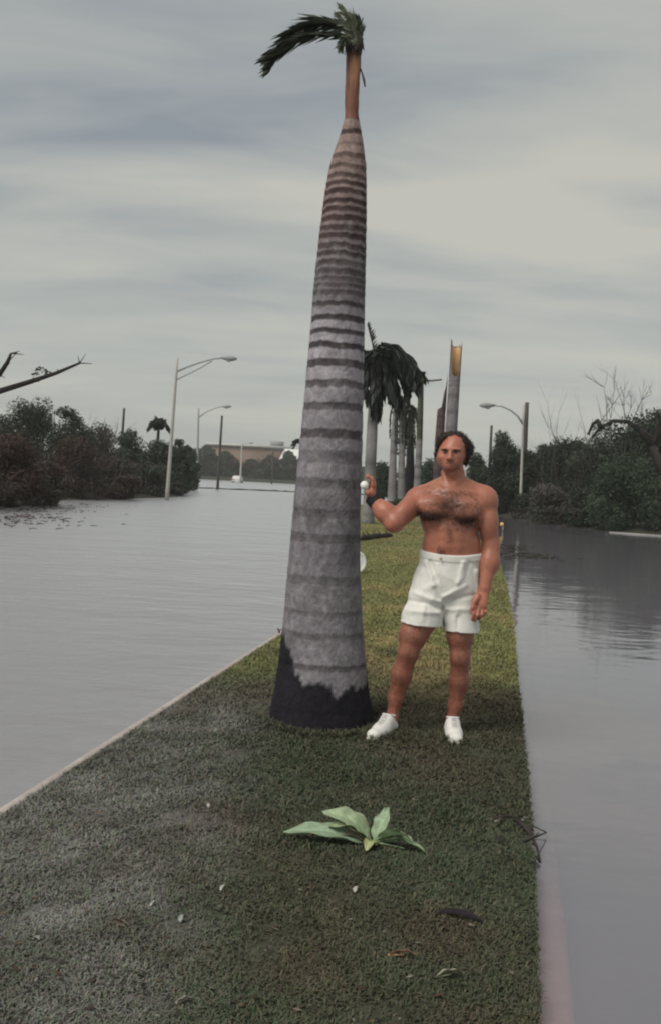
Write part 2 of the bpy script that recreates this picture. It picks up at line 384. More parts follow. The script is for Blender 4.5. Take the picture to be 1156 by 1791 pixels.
def bank(name, shore, depth, h, c):
    """land rising out of the water along a shoreline"""
    S = np.array(shore); rows = []
    for i, p in enumerate(S):
        d = S[min(i + 1, len(S) - 1)] - S[max(i - 1, 0)]; nrm = np.array([-d[1], d[0]]) / (np.hypot(d[0], d[1]) + 1e-9)
        rows.append([[p[0] + nrm[0] * o, p[1] + nrm[1] * o, z] for o, z in ((-.6, -.33), (0, WZ + .004), (.8, .06), (3, h * .6), (depth, h))])
    W = np.array(rows); k = W.shape[1]; W = W.reshape(-1, 3)
    q = np.array([[i * k + j, (i + 1) * k + j, (i + 1) * k + j + 1, i * k + j + 1] for i in range(len(S) - 1) for j in range(k - 1)])
    cc = np.array(c) * (.6 + .8 * fbm(W, .8, 9))[:, None]
    return kind(mesh_obj(name, W, q, cc, M_LAWN), 'structure')
wl = lambda *P: [gr(x, y, WZ) for x, y in P]
bank('riverbank', wl((326, 868), (290, 870), (196, 874), (107, 875), (60, 882), (0, 892), (-300, 930))[::-1], 45, .35, (.05, .045, .035))
bank('riverbank', wl((655, 864), (690, 872), (800, 887), (845, 897), (905, 910), (1000, 922), (1156, 937), (1500, 978)), 60, .35, (.045, .045, .035))
bank('far_bank', [np.array([-300, 200, WZ]), np.array([-60, 224, WZ]), np.array([-10, 228, WZ]), np.array([60, 220, WZ]), np.array([300, 205, WZ])], 900, 1.2, (.05, .055, .04))
# low strip of drowned verge that shows as a dark line on the far water
mb = MB(); a, b = gr(300, 852, WZ), gr(640, 866, WZ); d = (b - a) / 40
P = [a + d * i + np.array([0, .5 * math.sin(i), 0]) for i in range(41)]; mb.tube([p + np.array([0, 0, -.05]) for p in P], [.16 + .08 * random.random() for _ in P], (.06, .06, .045), 6)
kind(mb.build('verge', M_LAWN), 'structure')

# ------------------------------------------------------------------ foliage
def leaf_cloud(cent, rad, n, size, cols, seed, down=.25):
    """leaf-sized quads through clumps inside a crown; colours belong to the leaves (light and dark clumps, dry ones)"""
    g = np.random.default_rng(seed); cent = np.asarray(cent); rad = np.asarray(rad)
    w = np.prod(rad, 1) ** (2 / 3); k = g.choice(len(cent), n, p=w / w.sum())
    d = g.normal(size=(n, 3)); d /= np.linalg.norm(d, axis=1)[:, None]; rr = g.random(n) ** .45
    P = cent[k] + d * rr[:, None] * rad[k] + g.normal(size=(n, 3)) * .08 * rad[k]
    s = size * (.5 + g.random(n)); nrm = d + g.normal(size=(n, 3)) * .7; nrm[:, 2] += .3; nrm /= np.linalg.norm(nrm, axis=1)[:, None]
    t = g.normal(size=(n, 3)); t -= (t * nrm).sum(1)[:, None] * nrm; t /= np.linalg.norm(t, axis=1)[:, None]; b = np.cross(nrm, t)
    u, v = t * s[:, None], b * (s * .45)[:, None]
    V = np.stack([P - u, P + v, P + u - nrm * (s * down)[:, None], P - v], 1).reshape(-1, 3)
    cols = np.asarray(cols); cc = cols[(g.random(len(cent)) * len(cols)).astype(int)][k]; alt = g.random(n) < .25
    cc[alt] = cols[g.integers(0, len(cols), alt.sum())]; cc = cc * (.6 + .8 * g.random((n, 1)))
    return V, np.arange(n * 4).reshape(-1, 4), np.repeat(cc, 4, 0)
def limbs(mb, p0, targets, r0, col, g):
    for t in targets:
        t = np.asarray(t); k = 6; pts = [p0 + (t - p0) * (i / k) + g.normal(size=3) * .05 * np.linalg.norm(t - p0) * (0 < i < k) for i in range(k + 1)]
        mb.tube(pts, np.linspace(r0, r0 * .25, k + 1), col, 5)
DK = [(.022, .03, .019), (.028, .038, .022), (.018, .024, .017), (.034, .044, .026)]
GG = [(.035, .048, .032), (.045, .056, .04), (.028, .038, .026), (.055, .062, .048)]
RB = [(.05, .03, .025), (.065, .04, .032), (.04, .028, .024), (.05, .042, .034)]
GB = [(.055, .05, .042), (.045, .042, .036), (.06, .056, .05), (.04, .042, .034)]
VG = [(.03, .045, .027), (.038, .055, .033), (.024, .036, .023), (.046, .062, .04)]
def tree(name, label, px, base_py, top_py, w_px, pal, n=3600, Y=None, group=None, cat='tree', size=None, lump=11, low=.12, trunk=True, flat=.8):
    b = gr(px, base_py, 0.0) if Y is None else np.array([at(px, base_py, Y)[0], Y, 0.0])
    Y = b[1]; s = Y / FPX; top = at(px, top_py, Y); H = top[2]; W = w_px * s; b[0] += 0; b[2] = -.05
    n = int(n * 3.4); pal = np.array(pal) * 1.55
    seed = int(abs(px) * 7 + top_py * 13 + w_px) % 99991; g = np.random.default_rng(seed)
    ax = top[0] - b[0]
    t = thing(name, label, cat, b, group)
    nl = lump; zc = low + (1 - low) * g.random(nl) ** .8; prof = np.sqrt(np.clip(1 - (np.abs(zc - .45) / .62) ** 2.2, .08, 1))
    an = g.random(nl) * 6.283; rr = np.sqrt(g.random(nl)) * .36 * W * prof
    cent = np.stack([b[0] + ax * zc + np.cos(an) * rr, b[1] + np.sin(an) * rr * flat, zc * H * .9], -1)
    rad = np.stack([W * (.13 + .1 * g.random(nl))] * 2 + [np.minimum(W * .2, H * .24) * (.6 + .5 * g.random(nl))], -1)
    ti = np.argmax(cent[:, 2]); cent[ti] = [top[0], b[1], H - rad[ti][2] * 1.0]
    # a filling of lumps along the axis so that the body is not hollow
    core = np.stack([b[0] + ax * np.linspace(.12, .75, 6) + W * .16 * np.array([-1, 1, -.8, .8, -.5, .4]), np.full(6, b[1]), np.linspace(.14, .74, 6) * H], -1)
    cent = np.vstack([cent, core]); rad = np.vstack([rad, np.array([[W * .26, W * .22, H * .17]] * 6)])
    size = (size or max(.05, 2.0 * s * 1.15)) * .95
    V, q, c = leaf_cloud(cent, rad, n, size, pal, seed)
    V[:, 2] = np.maximum(V[:, 2], -.02)
    mesh_obj('crown', V, q, c, M_LEAF, t, False)
    mb = MB(); col = np.array([.06, .05, .042])
    mb.tube([b, b + np.array([.02 * W, 0, H * .25]), np.array([b[0] + ax * .4, b[1], H * .5])], [.035 * H + .04, .03 * H + .03, .02 * H + .02], col, 7)
    limbs(mb, b + np.array([0, 0, H * .22]), cent[:min(nl, 7)], .02 * H + .015, col, g)
    mb.build('trunk', M_BARK, t)
    return t
def twigs(name, label, px, base_py, tips, Y=None, col=(.06, .048, .042), r=.05, sub=14, cat='bush', group=None, fine=.35, lean=0):
    """a bare, stripped plant: limbs and many fine twigs; limbs and twigs are one branching body"""
    b = gr(px, base_py) if Y is None else np.array([at(px, base_py, Y)[0], Y, 0.0]); b[2] = -.03
    g = np.random.default_rng(int(abs(px) * 3 + base_py)); t = thing(name, label, cat, b, group); mb = MB(); mt = MB(); col = np.array(col)
    for tx, ty in tips:
        e_ = at(tx, ty, b[1] + g.normal() * .4); Lh = np.linalg.norm(e_ - b); k = 7
        bend = g.normal(size=3) * .08 * Lh
        pts = np.array([b + (e_ - b) * (i / k) + bend * math.sin(math.pi * i / k) + g.normal(size=3) * .015 * Lh for i in range(k + 1)])
        mb.tube(pts, np.linspace(r, r * .22, k + 1), col * (.8 + .4 * g.random()), 5)
        for _ in range(sub):
            i = g.integers(1, k + 1); p = pts[i]; dv = (e_ - b) / Lh + g.normal(size=3) * .55; dv[2] += .15; l = fine * Lh * (.25 + .6 * g.random())
            q2 = p + dv * l; mid = (p + q2) / 2 + g.normal(size=3) * .08 * l
            mt.tube([p, mid, q2], [r * .22, r * .14, r * .05], col * (.7 + .6 * g.random()), 3, False)
            for _ in range(2):
                q3 = mid + (dv + g.normal(size=3) * .5) * l * .45; mt.tube([mid, q3], [r * .1, r * .04], col * (.7 + .6 * g.random()), 3, False)
    mb.build('branch', M_BARK, t); kind(mt.build('twigs', M_BARK, t), 'stuff')
    return t

GL = 'storm-beaten trees along the left bank'; GRr = 'trees along the right bank'; GF = 'far trees across the water'
tree('shade_tree', 'dark bushy tree cut by the left photo edge under the bare branches', -70, 888, 690, 190, DK, 3600, group=GL)
tree('shade_tree', 'tallest dark green tree of the left bank, above the reddish thicket', 52, 876, 702, 150, GG + DK, 5200, Y=47, group=GL, low=.25)
tree('shade_tree', 'dark green round-topped tree just right of the tallest left-bank tree', 118, 872, 710, 95, DK, 3600, Y=50, group=GL, low=.25)
tree('shade_tree', 'thin grey-green tree with ragged top left of the utility pole', 178, 870, 738, 92, GB + GG, 2000, Y=54, group=GL, low=.2)
tree('shade_tree', 'grey-green tree standing behind the left utility pole', 230, 868, 748, 80, GG, 2600, Y=60, group=GL, low=.2)
tree('shade_tree', 'dark tree under the small palm left of the near street lamp', 274, 866, 768, 90, DK + GG, 3000, Y=63, group=GL, low=.15)
tree('shade_tree', 'narrow dark tree just behind the near left street lamp', 314, 864, 766, 52, DK, 1800, Y=69, group=GL)
tree('bush', 'reddish brown stripped thicket at the left photo edge by the water', 20, 884, 765, 170, RB, 5200, group=GL, cat='bush', low=.05, size=.06)
tree('bush', 'brown leafless-looking thicket in front of the ragged grey-green tree', 128, 871, 762, 130, RB + GB, 4200, group=GL, cat='bush', low=.04, size=.06)
tree('bush', 'grey brown brush spilling to the water left of the near street lamp', 205, 871, 795, 120, GB + RB, 3600, group=GL, cat='bush', low=.04, size=.07)
tree('bush', 'low green bush at the foot of the near left street lamp', 262, 867, 806, 80, GG + GB, 2600, group=GL, cat='bush', low=.04)
tree('bush', 'low dark brush at the tip of the left bank', 312, 866, 842, 44, GB + DK, 1100, group=GL, cat='bush', low=.04)
tree('shade_tree', 'ragged dark tree filling in behind the reddish thicket', 0, 880, 722, 110, DK + GB, 3200, Y=44, group=GL, low=.1)
tree('shade_tree', 'dark tree between the round-topped tree and the ragged tree', 150, 872, 742, 80, DK + GB, 3000, Y=58, group=GL, low=.1)
tree('bush', 'dark scrub between the utility pole and the small palm', 245, 868, 786, 90, DK + GG, 3200, Y=64, group=GL, cat='bush', low=.04)
tree('bush', 'brown scrub hanging over the floating debris at left', 75, 882, 800, 120, RB + GB, 3600, group=GL, cat='bush', low=.02, size=.06)
tree('shade_tree', 'dark tree filling in between the small palm and the near lamp', 296, 866, 772, 76, DK + GG, 3000, Y=66, group=GL, low=.05)
tree('shade_tree', 'hazy dark tree at the end of the left bank by the second lamp', 330, 858, 778, 50, DK + GG, 2400, Y=80, group=GL, low=.05)
twigs('bare_bush', 'tangle of bare brown stems in the left thicket by the water', 70, 880, [(10, 770), (40, 760), (75, 780), (110, 770), (140, 800), (0, 800), (95, 820)], col=(.075, .05, .042), r=.035, sub=26, group=GL)
twigs('bare_bush', 'bare grey stems sticking out of the brush beside the ragged tree', 170, 873, [(150, 760), (180, 750), (200, 770), (220, 800), (140, 810)], col=(.075, .062, .055), r=.03, sub=24, group=GL)
# two bare limbs that reach in from the left
t = thing('fallen_tree', 'bare broken tree whose two dark limbs reach in at the left edge', 'tree', np.array([at(-150, 870, 26)[0], 26, -.05]), GL)
mb = MB(); Yb = 26; tr0 = np.array(t['_w']); k = at(-120, 740, Yb)
mb.tube([tr0, (tr0 + k) / 2 + np.array([.1, 0, 0]), k], [.16, .14, .12], (.04, .033, .03), 8)
mb.build('trunk', M_BARK, t)
for pts, rr in (([(-120, 740), (-60, 706), (0, 684), (55, 667), (100, 652), (140, 635)], (.11, .095, .08, .066, .05, .03)), ([(-120, 740), (-50, 700), (-18, 672), (0, 655), (14, 634), (20, 618)], (.11, .09, .075, .065, .055, .03))):
    mb = MB(); mb.tube([at(x, y, Yb + .3 * math.sin(i)) for i, (x, y) in enumerate(pts)], rr, (.035, .03, .028), 7)
    for i in range(9):
        x, y = pts[3 + i % 3]; a = at(x, y, Yb); mb.tube([a, a + np.array([random.uniform(-.1, .35), random.uniform(-.3, .3), random.uniform(-.1, .3)])], [.018, .006], (.04, .035, .03), 4)
    mb.build('limb', M_BARK, t)
V, q, c = leaf_cloud([at(70, 645, Yb), at(62, 652, Yb), at(80, 650, Yb)], [(.14, .12, .08)] * 3, 60, .05, GB, 5); mesh_obj('withered_leaves', V, q, c, M_LEAF, t, False)

tree('shade_tree', 'dark tree behind the man right of his head with the farther pole', 832, 893, 790, 60, DK, 2600, Y=64, group=GRr)
tree('shade_tree', 'pointed dark tree between the man and the right street lamp', 878, 900, 752, 76, DK + GG, 4200, Y=57, group=GRr, low=.05)
tree('shade_tree', 'dark tree directly behind the right street lamp pole', 925, 905, 786, 70, DK, 3600, Y=55, group=GRr, low=.05)
tree('shade_tree', 'broad dark tree right of the right street lamp', 985, 912, 762, 120, DK, 5200, Y=53, group=GRr, low=.05)
tree('shade_tree', 'tall dark tree below the arching fallen bough', 1050, 916, 748, 130, DK + GG, 5200, Y=51, group=GRr, low=.05)
tree('shade_tree', 'tallest tree on the right bank at the photo edge', 1150, 920, 715, 120, DK + VG, 5200, Y=50, group=GRr, low=.3)
tree('bush', 'large green bush overhanging the water near the right photo edge', 1085, 926, 792, 150, VG, 5200, group=GRr, cat='bush', low=.04)
tree('bush', 'green bush at the right photo edge above the pale shoreline', 1175, 933, 800, 130, VG + DK, 4200, group=GRr, cat='bush', low=.04)
tree('bush', 'grey brown brush pile low over the right water', 965, 915, 852, 130, GB, 3000, group=GRr, cat='bush', low=.03)
tree('bush', 'dark low bush right at the foot of the right street lamp', 915, 907, 862, 60, DK + GB, 1800, group=GRr, cat='bush', low=.03)
tree('bush', 'dark bush at the waterside just behind the hanging arm of the man', 862, 899, 815, 76, DK, 2600, Y=58, group=GRr, cat='bush', low=.03)
tree('shade_tree', 'dark tree seen between the hanging arm and the right street lamp', 900, 904, 778, 80, DK, 3600, Y=60, group=GRr, low=.04)
tree('shade_tree', 'dark tree between the right street lamp and the broad dark tree', 950, 908, 774, 84, DK + GG, 3600, Y=57, group=GRr, low=.04)
tree('shade_tree', 'dark tree filling in left of the bent tree', 1015, 914, 764, 90, DK + VG, 3600, Y=55, group=GRr, low=.04)
tree('shade_tree', 'dark tree behind the large green bush at right', 1105, 918, 752, 110, DK, 4000, Y=54, group=GRr, low=.04)
tree('bush', 'dark brush on the waterline between the brush pile and the green bush', 1022, 921, 850, 90, DK + GB, 2600, group=GRr, cat='bush', low=.02)
twigs('bare_bush', 'bare storm-stripped stems poking from the right bank brush', 985, 914, [(950, 800), (975, 770), (1000, 790), (1020, 760), (935, 830), (1035, 800), (965, 750)], col=(.07, .06, .055), r=.035, sub=24, group=GRr)
twigs('bare_tree', 'feathery bare tree rising above the right bank near the edge', 1100, 905, [(1055, 672), (1075, 665), (1095, 680), (1112, 690), (1140, 685), (1085, 700), (1070, 690), (1128, 700)], Y=52, col=(.09, .085, .08), r=.045, sub=26, cat='tree', group=GRr, fine=.14)
t = thing('fallen_tree', 'bent dark tree whose bough arches down over the right bank', 'tree', np.array([at(1165, 905, 47)[0], 47, -.05]), GRr)
mb = MB(); Yb = 47; w0 = np.array(t['_w']); mb.tube([w0, at(1158, 820, Yb), at(1140, 780, Yb)], [.22, .18, .16], (.035, .03, .026), 8); mb.build('trunk', M_BARK, t)
for pts in ([(1140, 780), (1118, 752), (1098, 738), (1072, 736), (1050, 748), (1034, 766)], [(1140, 780), (1150, 752), (1158, 730), (1170, 715)], [(1118, 752), (1140, 770), (1130, 795), (1136, 812)], [(1050, 748), (1044, 736), (1036, 742), (1028, 760)]):
    mb = MB(); mb.tube([at(x, y, Yb + .2 * i) for i, (x, y) in enumerate(pts)], np.linspace(.15, .05, len(pts)), (.032, .028, .025), 7); mb.build('bough', M_BARK, t)
V, q, c = leaf_cloud([at(1110, 735, Yb), at(1150, 725, Yb), at(1060, 745, Yb), at(1085, 760, Yb)], [(.8, .8, .35)] * 4, 900, .07, DK, 15); mesh_obj('crown', V, q, c, M_LEAF, t, False)

GM = 'trees behind the palms on the median'
tree('shade_tree', 'dark tree seen low between the grey palm trunks on the median', 668, 874, 806, 54, DK, 1800, Y=74, group=GM)
tree('shade_tree', 'dark tree behind the shoulder of the man left of his head', 752, 882, 800, 66, DK + VG, 2600, Y=70, group=GM)
tree('shade_tree', 'dark tree between the dark palm trunk and the tilted trunk', 712, 878, 812, 50, DK, 1800, Y=72, group=GM)
tree('hedge_shrub', 'low dark shrub at the feet of the median palms', 702, 897, 872, 84, DK, 1800, Y=48, group=GM, cat='bush', low=.02)
for i, (px, ty, w, lab) in enumerate(((335, 785, 60, 'far tree just right of the near left street lamp'), (362, 778, 56, 'far tree between the second street lamp and the dark pole'), (396, 788, 50, 'far tree right of the dark pole below the orange building'), (440, 802, 66, 'far low tree in front of the orange building'),
        (474, 794, 50, 'far tree below the grey roof block'), (505, 788, 46, 'far dark tree left of the big trunk at the water'), (545, 795, 60, 'far tree behind the big palm trunk, left one'), (600, 790, 60, 'far tree behind the big palm trunk, right one'))):
    tree('shade_tree', lab, px, 842, ty, w, GG + VG + RB, 2600, Y=231 + 1.5 * i, group=GF, low=.03)
def far_wood():
    mb = []; g = np.random.default_rng(3); Vs, Qs, Cs = [], [], []; k = 0
    cent = []; rad = []
    for i in range(260):
        x = g.uniform(-420, 420); y = 262 + g.random() * 40 + abs(x) * .05; h = 5 + 4.5 * g.random(); cent.append([x, y, h * .5]); rad.append([4.5, 3, h * .5])
    V, q, c = leaf_cloud(cent, rad, 26000, .7, GG + VG, 77); V[:, 2] = np.maximum(V[:, 2], 0)
    kind(mesh_obj('far_woods', V, q, c, M_LEAF, None, False), 'stuff')
far_wood()

# debris floating by the banks
def debris(name, spots, n, spread, col, seed):
    g = np.random.default_rng(seed); mb = MB()
    for _ in range(n):
        p = spots[g.integers(len(spots))] + np.array([g.normal() * spread, g.normal() * spread * 1.2, .01]); a = g.random() * 3.14; l = .05 + .2 * g.random()
        d = np.array([math.cos(a), math.sin(a), .12 * g.random()]) * l; mb.tube([p, p + d * .5 + np.array([0, 0, .012]), p + d], [.011, .009, .004], np.array(col) * (.6 + .8 * g.random()), 4)
    return kind(mb.build(name, M_BARK), 'stuff')
debris('storm_debris', wl((30, 905), (70, 893), (10, 915), (110, 882), (50, 885), (0, 900)), 420, 1.0, (.06, .045, .04), 1)
debris('storm_debris', wl((888, 962), (900, 968), (880, 955), (925, 970), (945, 976), (893, 975)), 150, .35, (.05, .045, .035), 2)
debris('storm_debris', wl((930, 912), (1000, 921), (960, 917), (890, 908)), 420, 1.2, (.055, .05, .045), 4)

# ------------------------------------------------------------------ street furniture
def street_lamp(label, px, base_py, top, arm, head, brace, Yo=None, r=.13, col=(.42, .41, .38)):
    b = gr(px, base_py, WZ) if Yo is None else np.array([at(px, base_py, Yo)[0], Yo, WZ]); Y = b[1]; b[2] = -.3
    t = thing('street_lamp', label, 'street lamp', b, 'street lamps along the flooded road'); T = at(*top, Y)
    mb = MB(); mb.tube([b + (T - b) * i / 8 for i in range(9)], np.linspace(r, r * .58, 9), np.array(col), 10); mb.tube([b, b + (T - b) * .012], r * 1.5, np.array(col) * .9, 10); mb.build('pole', M_CONC, t)
    mb = MB(); mb.tube([at(x, y, Y) for x, y in arm], np.linspace(.06, .04, len(arm)), (.34, .35, .35), 6); mb.build('arm', M_METAL, t)
    if brace: mb = MB(); mb.tube([at(x, y, Y) for x, y in brace], .035, (.34, .35, .35), 6); mb.build('brace', M_METAL, t)
    h = at(*head, Y); a = at(*arm[-1], Y); d = h - a; d /= np.linalg.norm(d); mb = MB()
    mb.tube([a - d * .1, a + d * .12, a + d * .35, h + d * .1, h + d * .3], [.05, .1, .14, .13, .05], (.28, .29, .29), 10)
    hd = mb.build('lamp_head', M_METAL, t)
    mb = MB(); mb.ball(h - np.array([0, 0, .09]) - d * .12, (.17, .1, .1), (.45, .45, .42), 10, 6); mb.build('lens', M_METAL, hd)
    return t
street_lamp('nearest street lamp at left, tall pale pole with a braced arm reaching right', 293, 862, (311, 626), [(309, 650), (330, 641), (350, 634), (372, 628), (390, 626)], (405, 627), [(308, 665), (330, 654), (352, 643), (372, 631)], Yo=52, r=.11)
street_lamp('second street lamp at left, slimmer and farther along the flooded road', 345, 857, (348, 714), [(348, 730), (362, 720), (380, 713), (390, 711)], (399, 711), None, r=.12, col=(.34, .34, .33))
street_lamp('most distant small street lamp in front of the orange building', 421, 840, (424, 775), [(424, 778), (430, 776), (436, 775)], (441, 775), None, Yo=180, r=.2)
street_lamp('street lamp on the right bank with arm reaching left', 909, 908, (915, 708), [(914, 742), (905, 728), (893, 718), (878, 711), (862, 709)], (848, 709), None, r=.085)
def utility_pole(label, px, base_py, top, Y, r, cross=None):
    b = np.array([at(px, base_py, Y)[0], Y, -.1]); T = at(*top, Y); t = thing('utility_pole', label, 'pole', b, 'utility poles beyond the banks')
    mb = MB(); mb.tube([b + (T - b) * i / 6 for i in range(7)], np.linspace(r, r * .75, 7), (.075, .068, .062), 8); mb.build('pole', M_BARK, t)
    for cz in (cross or []):
        p = b + (T - b) * cz; mb = MB(); mb.box(p + np.array([0, -r, 0]), (1.6, .1, .12), (.08, .07, .065)); mb.build('crossarm', M_BARK, t)
        for dx in (-.7, -.35, .35, .7): mb = MB(); mb.tube([p + np.array([dx, -r, .06]), p + np.array([dx, -r, .2])], [.035, .03], (.25, .25, .25), 6); mb.build('insulator', M_METAL, t)
    return t
utility_pole('dark utility pole right of the second left street lamp', 381, 856, (389, 727), 96, .14)
utility_pole('dark utility pole rising out of the grey-green trees at left', 208, 860, (218, 714), 70, .11)
utility_pole('dark utility pole standing right behind the right street lamp', 913, 900, (921, 704), 62, .16)
utility_pole('short dark pole above the trees right of the head of the man', 852, 890, (859, 744), 72, .12)
utility_pole('faint thin pole in front of the grey roof block', 476, 842, (479, 785), 190, .14)

# small amber lamp seen beside the man's arm, on a short barricade
p = gr(878, 930, WZ); p[2] = -.1; t = thing('warning_post', 'short post with a small amber light beside the hanging arm of the man', 'warning light', p)
mb = MB(); h = at(879, 921, p[1]); mb.tube([p, [h[0], p[1], h[2]]], .03, (.2, .18, .16), 8); mb.build('post', M_METAL, t)
mb = MB(); mb.ball(at(877, 917, p[1]), (.07, .06, .07), (.85, .5, .18), 12, 8); mb.build('reflector', M_PLAIN, t)
# pale shoreline slab at the right
a, b = gr(1062, 931, WZ), gr(1300, 947, WZ); mb = MB(); mb.tube([a + (b - a) * i / 12 + np.array([0, -.25, .015]) for i in range(13)], [.022 + .008 * random.random() for _ in range(13)], (.36, .36, .34), 6)
kind(mb.build('kerb', M_CONC), 'structure')

# far building
Yb = 250
def bpt(px, py): return at(px, py, Yb)
t = thing('far_building', 'low orange building with pale roof beyond the far trees', 'building', np.array([bpt(440, 840)[0], Yb, 0]))
x0, x1 = bpt(350, 800)[0], bpt(500, 800)[0]; zt = bpt(430, 779)[2]
mb = MB(); mb.box(((x0 + x1) / 2, Yb + 6 + 14, zt / 2), (x1 - x0, 12, zt), (.25, .175, .14)); mb.build('wall', M_WALL, t)
mb = MB(); mb.box(((x0 + x1) / 2, Yb + 20, zt + .35), (x1 - x0 + 1, 13, .7), (.55, .55, .52)); rf = mb.build('roof', M_WALL, t)
mb = MB(); xx = bpt(478, 770)[0]; mb.box((xx, Yb + 19, zt + 1.3), (3.4, 4, 1.4), (.3, .3, .31)); mb.build('roof_block', M_WALL, rf)
for i in range(0):
    mb = MB(); xx = x0 + 1.5 + i * (x1 - x0 - 3) / 8; mb.box((xx, Yb + 13.97, zt - 2.2), (1.0, .12, 1.2), (.06, .065, .07)); mb.build('window', M_METAL, t)
t = thing('far_house', 'far house with bright white pitched roof beside the big trunk', 'house', np.array([bpt(500, 835)[0], Yb + 10, 0]))
x0, x1 = bpt(486, 800)[0], bpt(545, 800)[0]; zt, zr = bpt(500, 803)[2], bpt(500, 783)[2]
mb = MB(); mb.box(((x0 + x1) / 2, Yb + 10, zt / 2), (x1 - x0 - 1, 6, zt), (.5, .48, .44)); mb.build('wall', M_WALL, t)
mb = MB(); mb.add([[x0, Yb + 6.5, zt], [x1, Yb + 6.5, zt], [x1, Yb + 13.5, zt], [x0, Yb + 13.5, zt], [x0 + 1.2, Yb + 10, zr], [x1 - 1.2, Yb + 10, zr]], [(0, 1, 5, 4), (2, 3, 4, 5), (0, 4, 3), (1, 2, 5), (0, 3, 2, 1)], (.78, .78, .76)); mb.build('roof', M_WALL, t, False)
# far car with its tail lights
p = np.array([at(416, 840, 186)[0], 186, WZ - .12]); t = thing('parked_car', 'tiny pale car with red tail lights on the far flooded road', 'car', p)
mb = MB(); prof = [(-2.1, .35), (-2.1, .8), (-1.5, .92), (-.9, 1.38), (.7, 1.4), (1.3, .95), (2.1, .85), (2.15, .35)]
V = [[p[0] + sx * .85 * (.82 if z > 1 else 1), p[1] + y, p[2] + z] for sx in (-1, 1) for y, z in prof]; k = len(prof)
mb.add(V, [tuple(range(k)), tuple(range(2 * k - 1, k - 1, -1))] + [(i, k + i, k + (i + 1) % k, (i + 1) % k) for i in range(k)], (.65, .65, .64)); mb.build('body', M_METAL, t, False)
for sx in (-1, 1):
    mb = MB(); mb.box(p + np.array([sx * .66, -2.12, .74]), (.3, .08, .18), (.6, .04, .03)); mb.build('tail_light', M_METAL, t)
    for sy in (-1.3, 1.3):
        mb = MB(); c_ = p + np.array([sx * .78, sy, .32]); mb.tube([c_ - [.1, 0, 0], c_ + [.1, 0, 0]], .32, (.03, .03, .03), 12); mb.build('wheel', M_PLAIN, t)

# ------------------------------------------------------------------ palms
def frond(pts, ll, hang, col, n=40, wid=.02, rr=.02, seed=0, spread=.6, both=True):
    """one feather leaf: an arching rib and its narrow folded leaflets swept towards the hang direction"""
    g = np.random.default_rng(seed); pts = np.asarray(pts, float); k = 24
    tt = np.linspace(0, len(pts) - 1, k); P = np.stack([np.interp(tt, range(len(pts)), pts[:, i]) for i in range(3)], 1)
    for _ in range(2): P[1:-1] = (P[:-2] + 2 * P[1:-1] + P[2:]) / 4
    mb = MB(); col = np.array(col); mb.tube(P, np.linspace(rr, rr * .2, k), col * 1.3, 5)
    T = np.gradient(P, axis=0); T /= np.linalg.norm(T, axis=1)[:, None]; hang = np.asarray(hang, float)
    for i in range(n):
        u = .06 + .94 * i / n; j = u * (k - 1); j0 = int(j); p = P[j0] + (P[min(j0 + 1, k - 1)] - P[j0]) * (j - j0); tg = T[j0]
        side = np.cross(tg, [0, 0, 1.0]); side /= np.linalg.norm(side) + 1e-9
        for s in ((-1, 1) if both else (1,)):
            d = tg * (.55 + .3 * g.random()) + side * s * spread * (.5 + .7 * g.random()) + hang * (.5 + .6 * g.random()) + g.normal(size=3) * .12; d /= np.linalg.norm(d)
            l = ll * (.55 + .45 * math.sin(math.pi * min(u * 1.1, 1) ** .8)) * (.75 + .4 * g.random()); w = np.cross(d, hang + g.normal(size=3) * .4); w /= np.linalg.norm(w) + 1e-9; w *= wid * (.7 + .6 * g.random())
            m1 = p + d * l * .45; dr = hang * l * .12; t2 = p + d * l + dr * 1.6
            c = col * (.6 + .8 * g.random())
            mb.add([p - w * .4, p + w * .4, m1 + w + dr * .3, m1 - w + dr * .3, t2], [(0, 1, 2, 3), (3, 2, 4)], c)
    return mb
# --- the big royal palm
TY = 6.07
prof = [(1305, 462, 662), (1290, 466, 658), (1270, 468, 656), (1240, 472, 652), (1200, 481, 645), (1150, 488, 640), (1100, 494, 635.5), (1000, 503, 630), (900, 512, 630), (800, 522, 633), (700, 532, 635), (600, 541, 637), (500, 549, 638.5), (400, 560, 640.5), (330, 569, 641), (290, 577, 640), (262, 586, 637), (242, 593, 634), (226, 598, 631), (212, 602, 628.5), (200, 603.5, 627.5)]
pa = np.array(prof)[::-1]
bands = [(235, 9, .8), (258, 5, .25), (279, 9, .6), (299, 8, .6), (316, 8, .7), (330, 8, .85), (344, 9, .95), (361, 8, 1), (375, 8.5, 1), (390, 9, 1), (406, 9, 1), (420, 9, 1), (438, 10, .85), (452, 9, .8), (468, 9, .75), (483, 10, .7), (496, 8, .6), (507, 7, .6), (519, 9, .7), (538, 8, .85), (562, 10, 1), (585, 8, 1), (609, 10, 1), (640, 13, 1), (675, 12, .75), (714, 13, .75), (761, 15, .85), (800, 20, .35), (845, 16, .4), (896, 14, .3), (938, 15, .4), (1010, 14, .3), (1066, 8, .35), (1104, 10, .35), (1156, 9, .5), (1230, 9, .3)]
palm_base = at(568, 1290, TY); palm_base[2] = 0
palm = thing('royal_palm', 'big ringed royal palm with nearly bare top that the man leans on', 'palm tree', palm_base)
rows = np.linspace(1305, 212, 760); nth = 96; th = np.arange(nth) * 2 * math.pi / nth
Lx = np.interp(rows, pa[:, 0], pa[:, 1]); Rx = np.interp(rows, pa[:, 0], pa[:, 2])
ker = np.ones(25) / 25; Lx[30:-12] = np.convolve(np.pad(Lx, 12, 'edge'), ker, 'valid')[30:-12]; Rx[30:-12] = np.convolve(np.pad(Rx, 12, 'edge'), ker, 'valid')[30:-12]
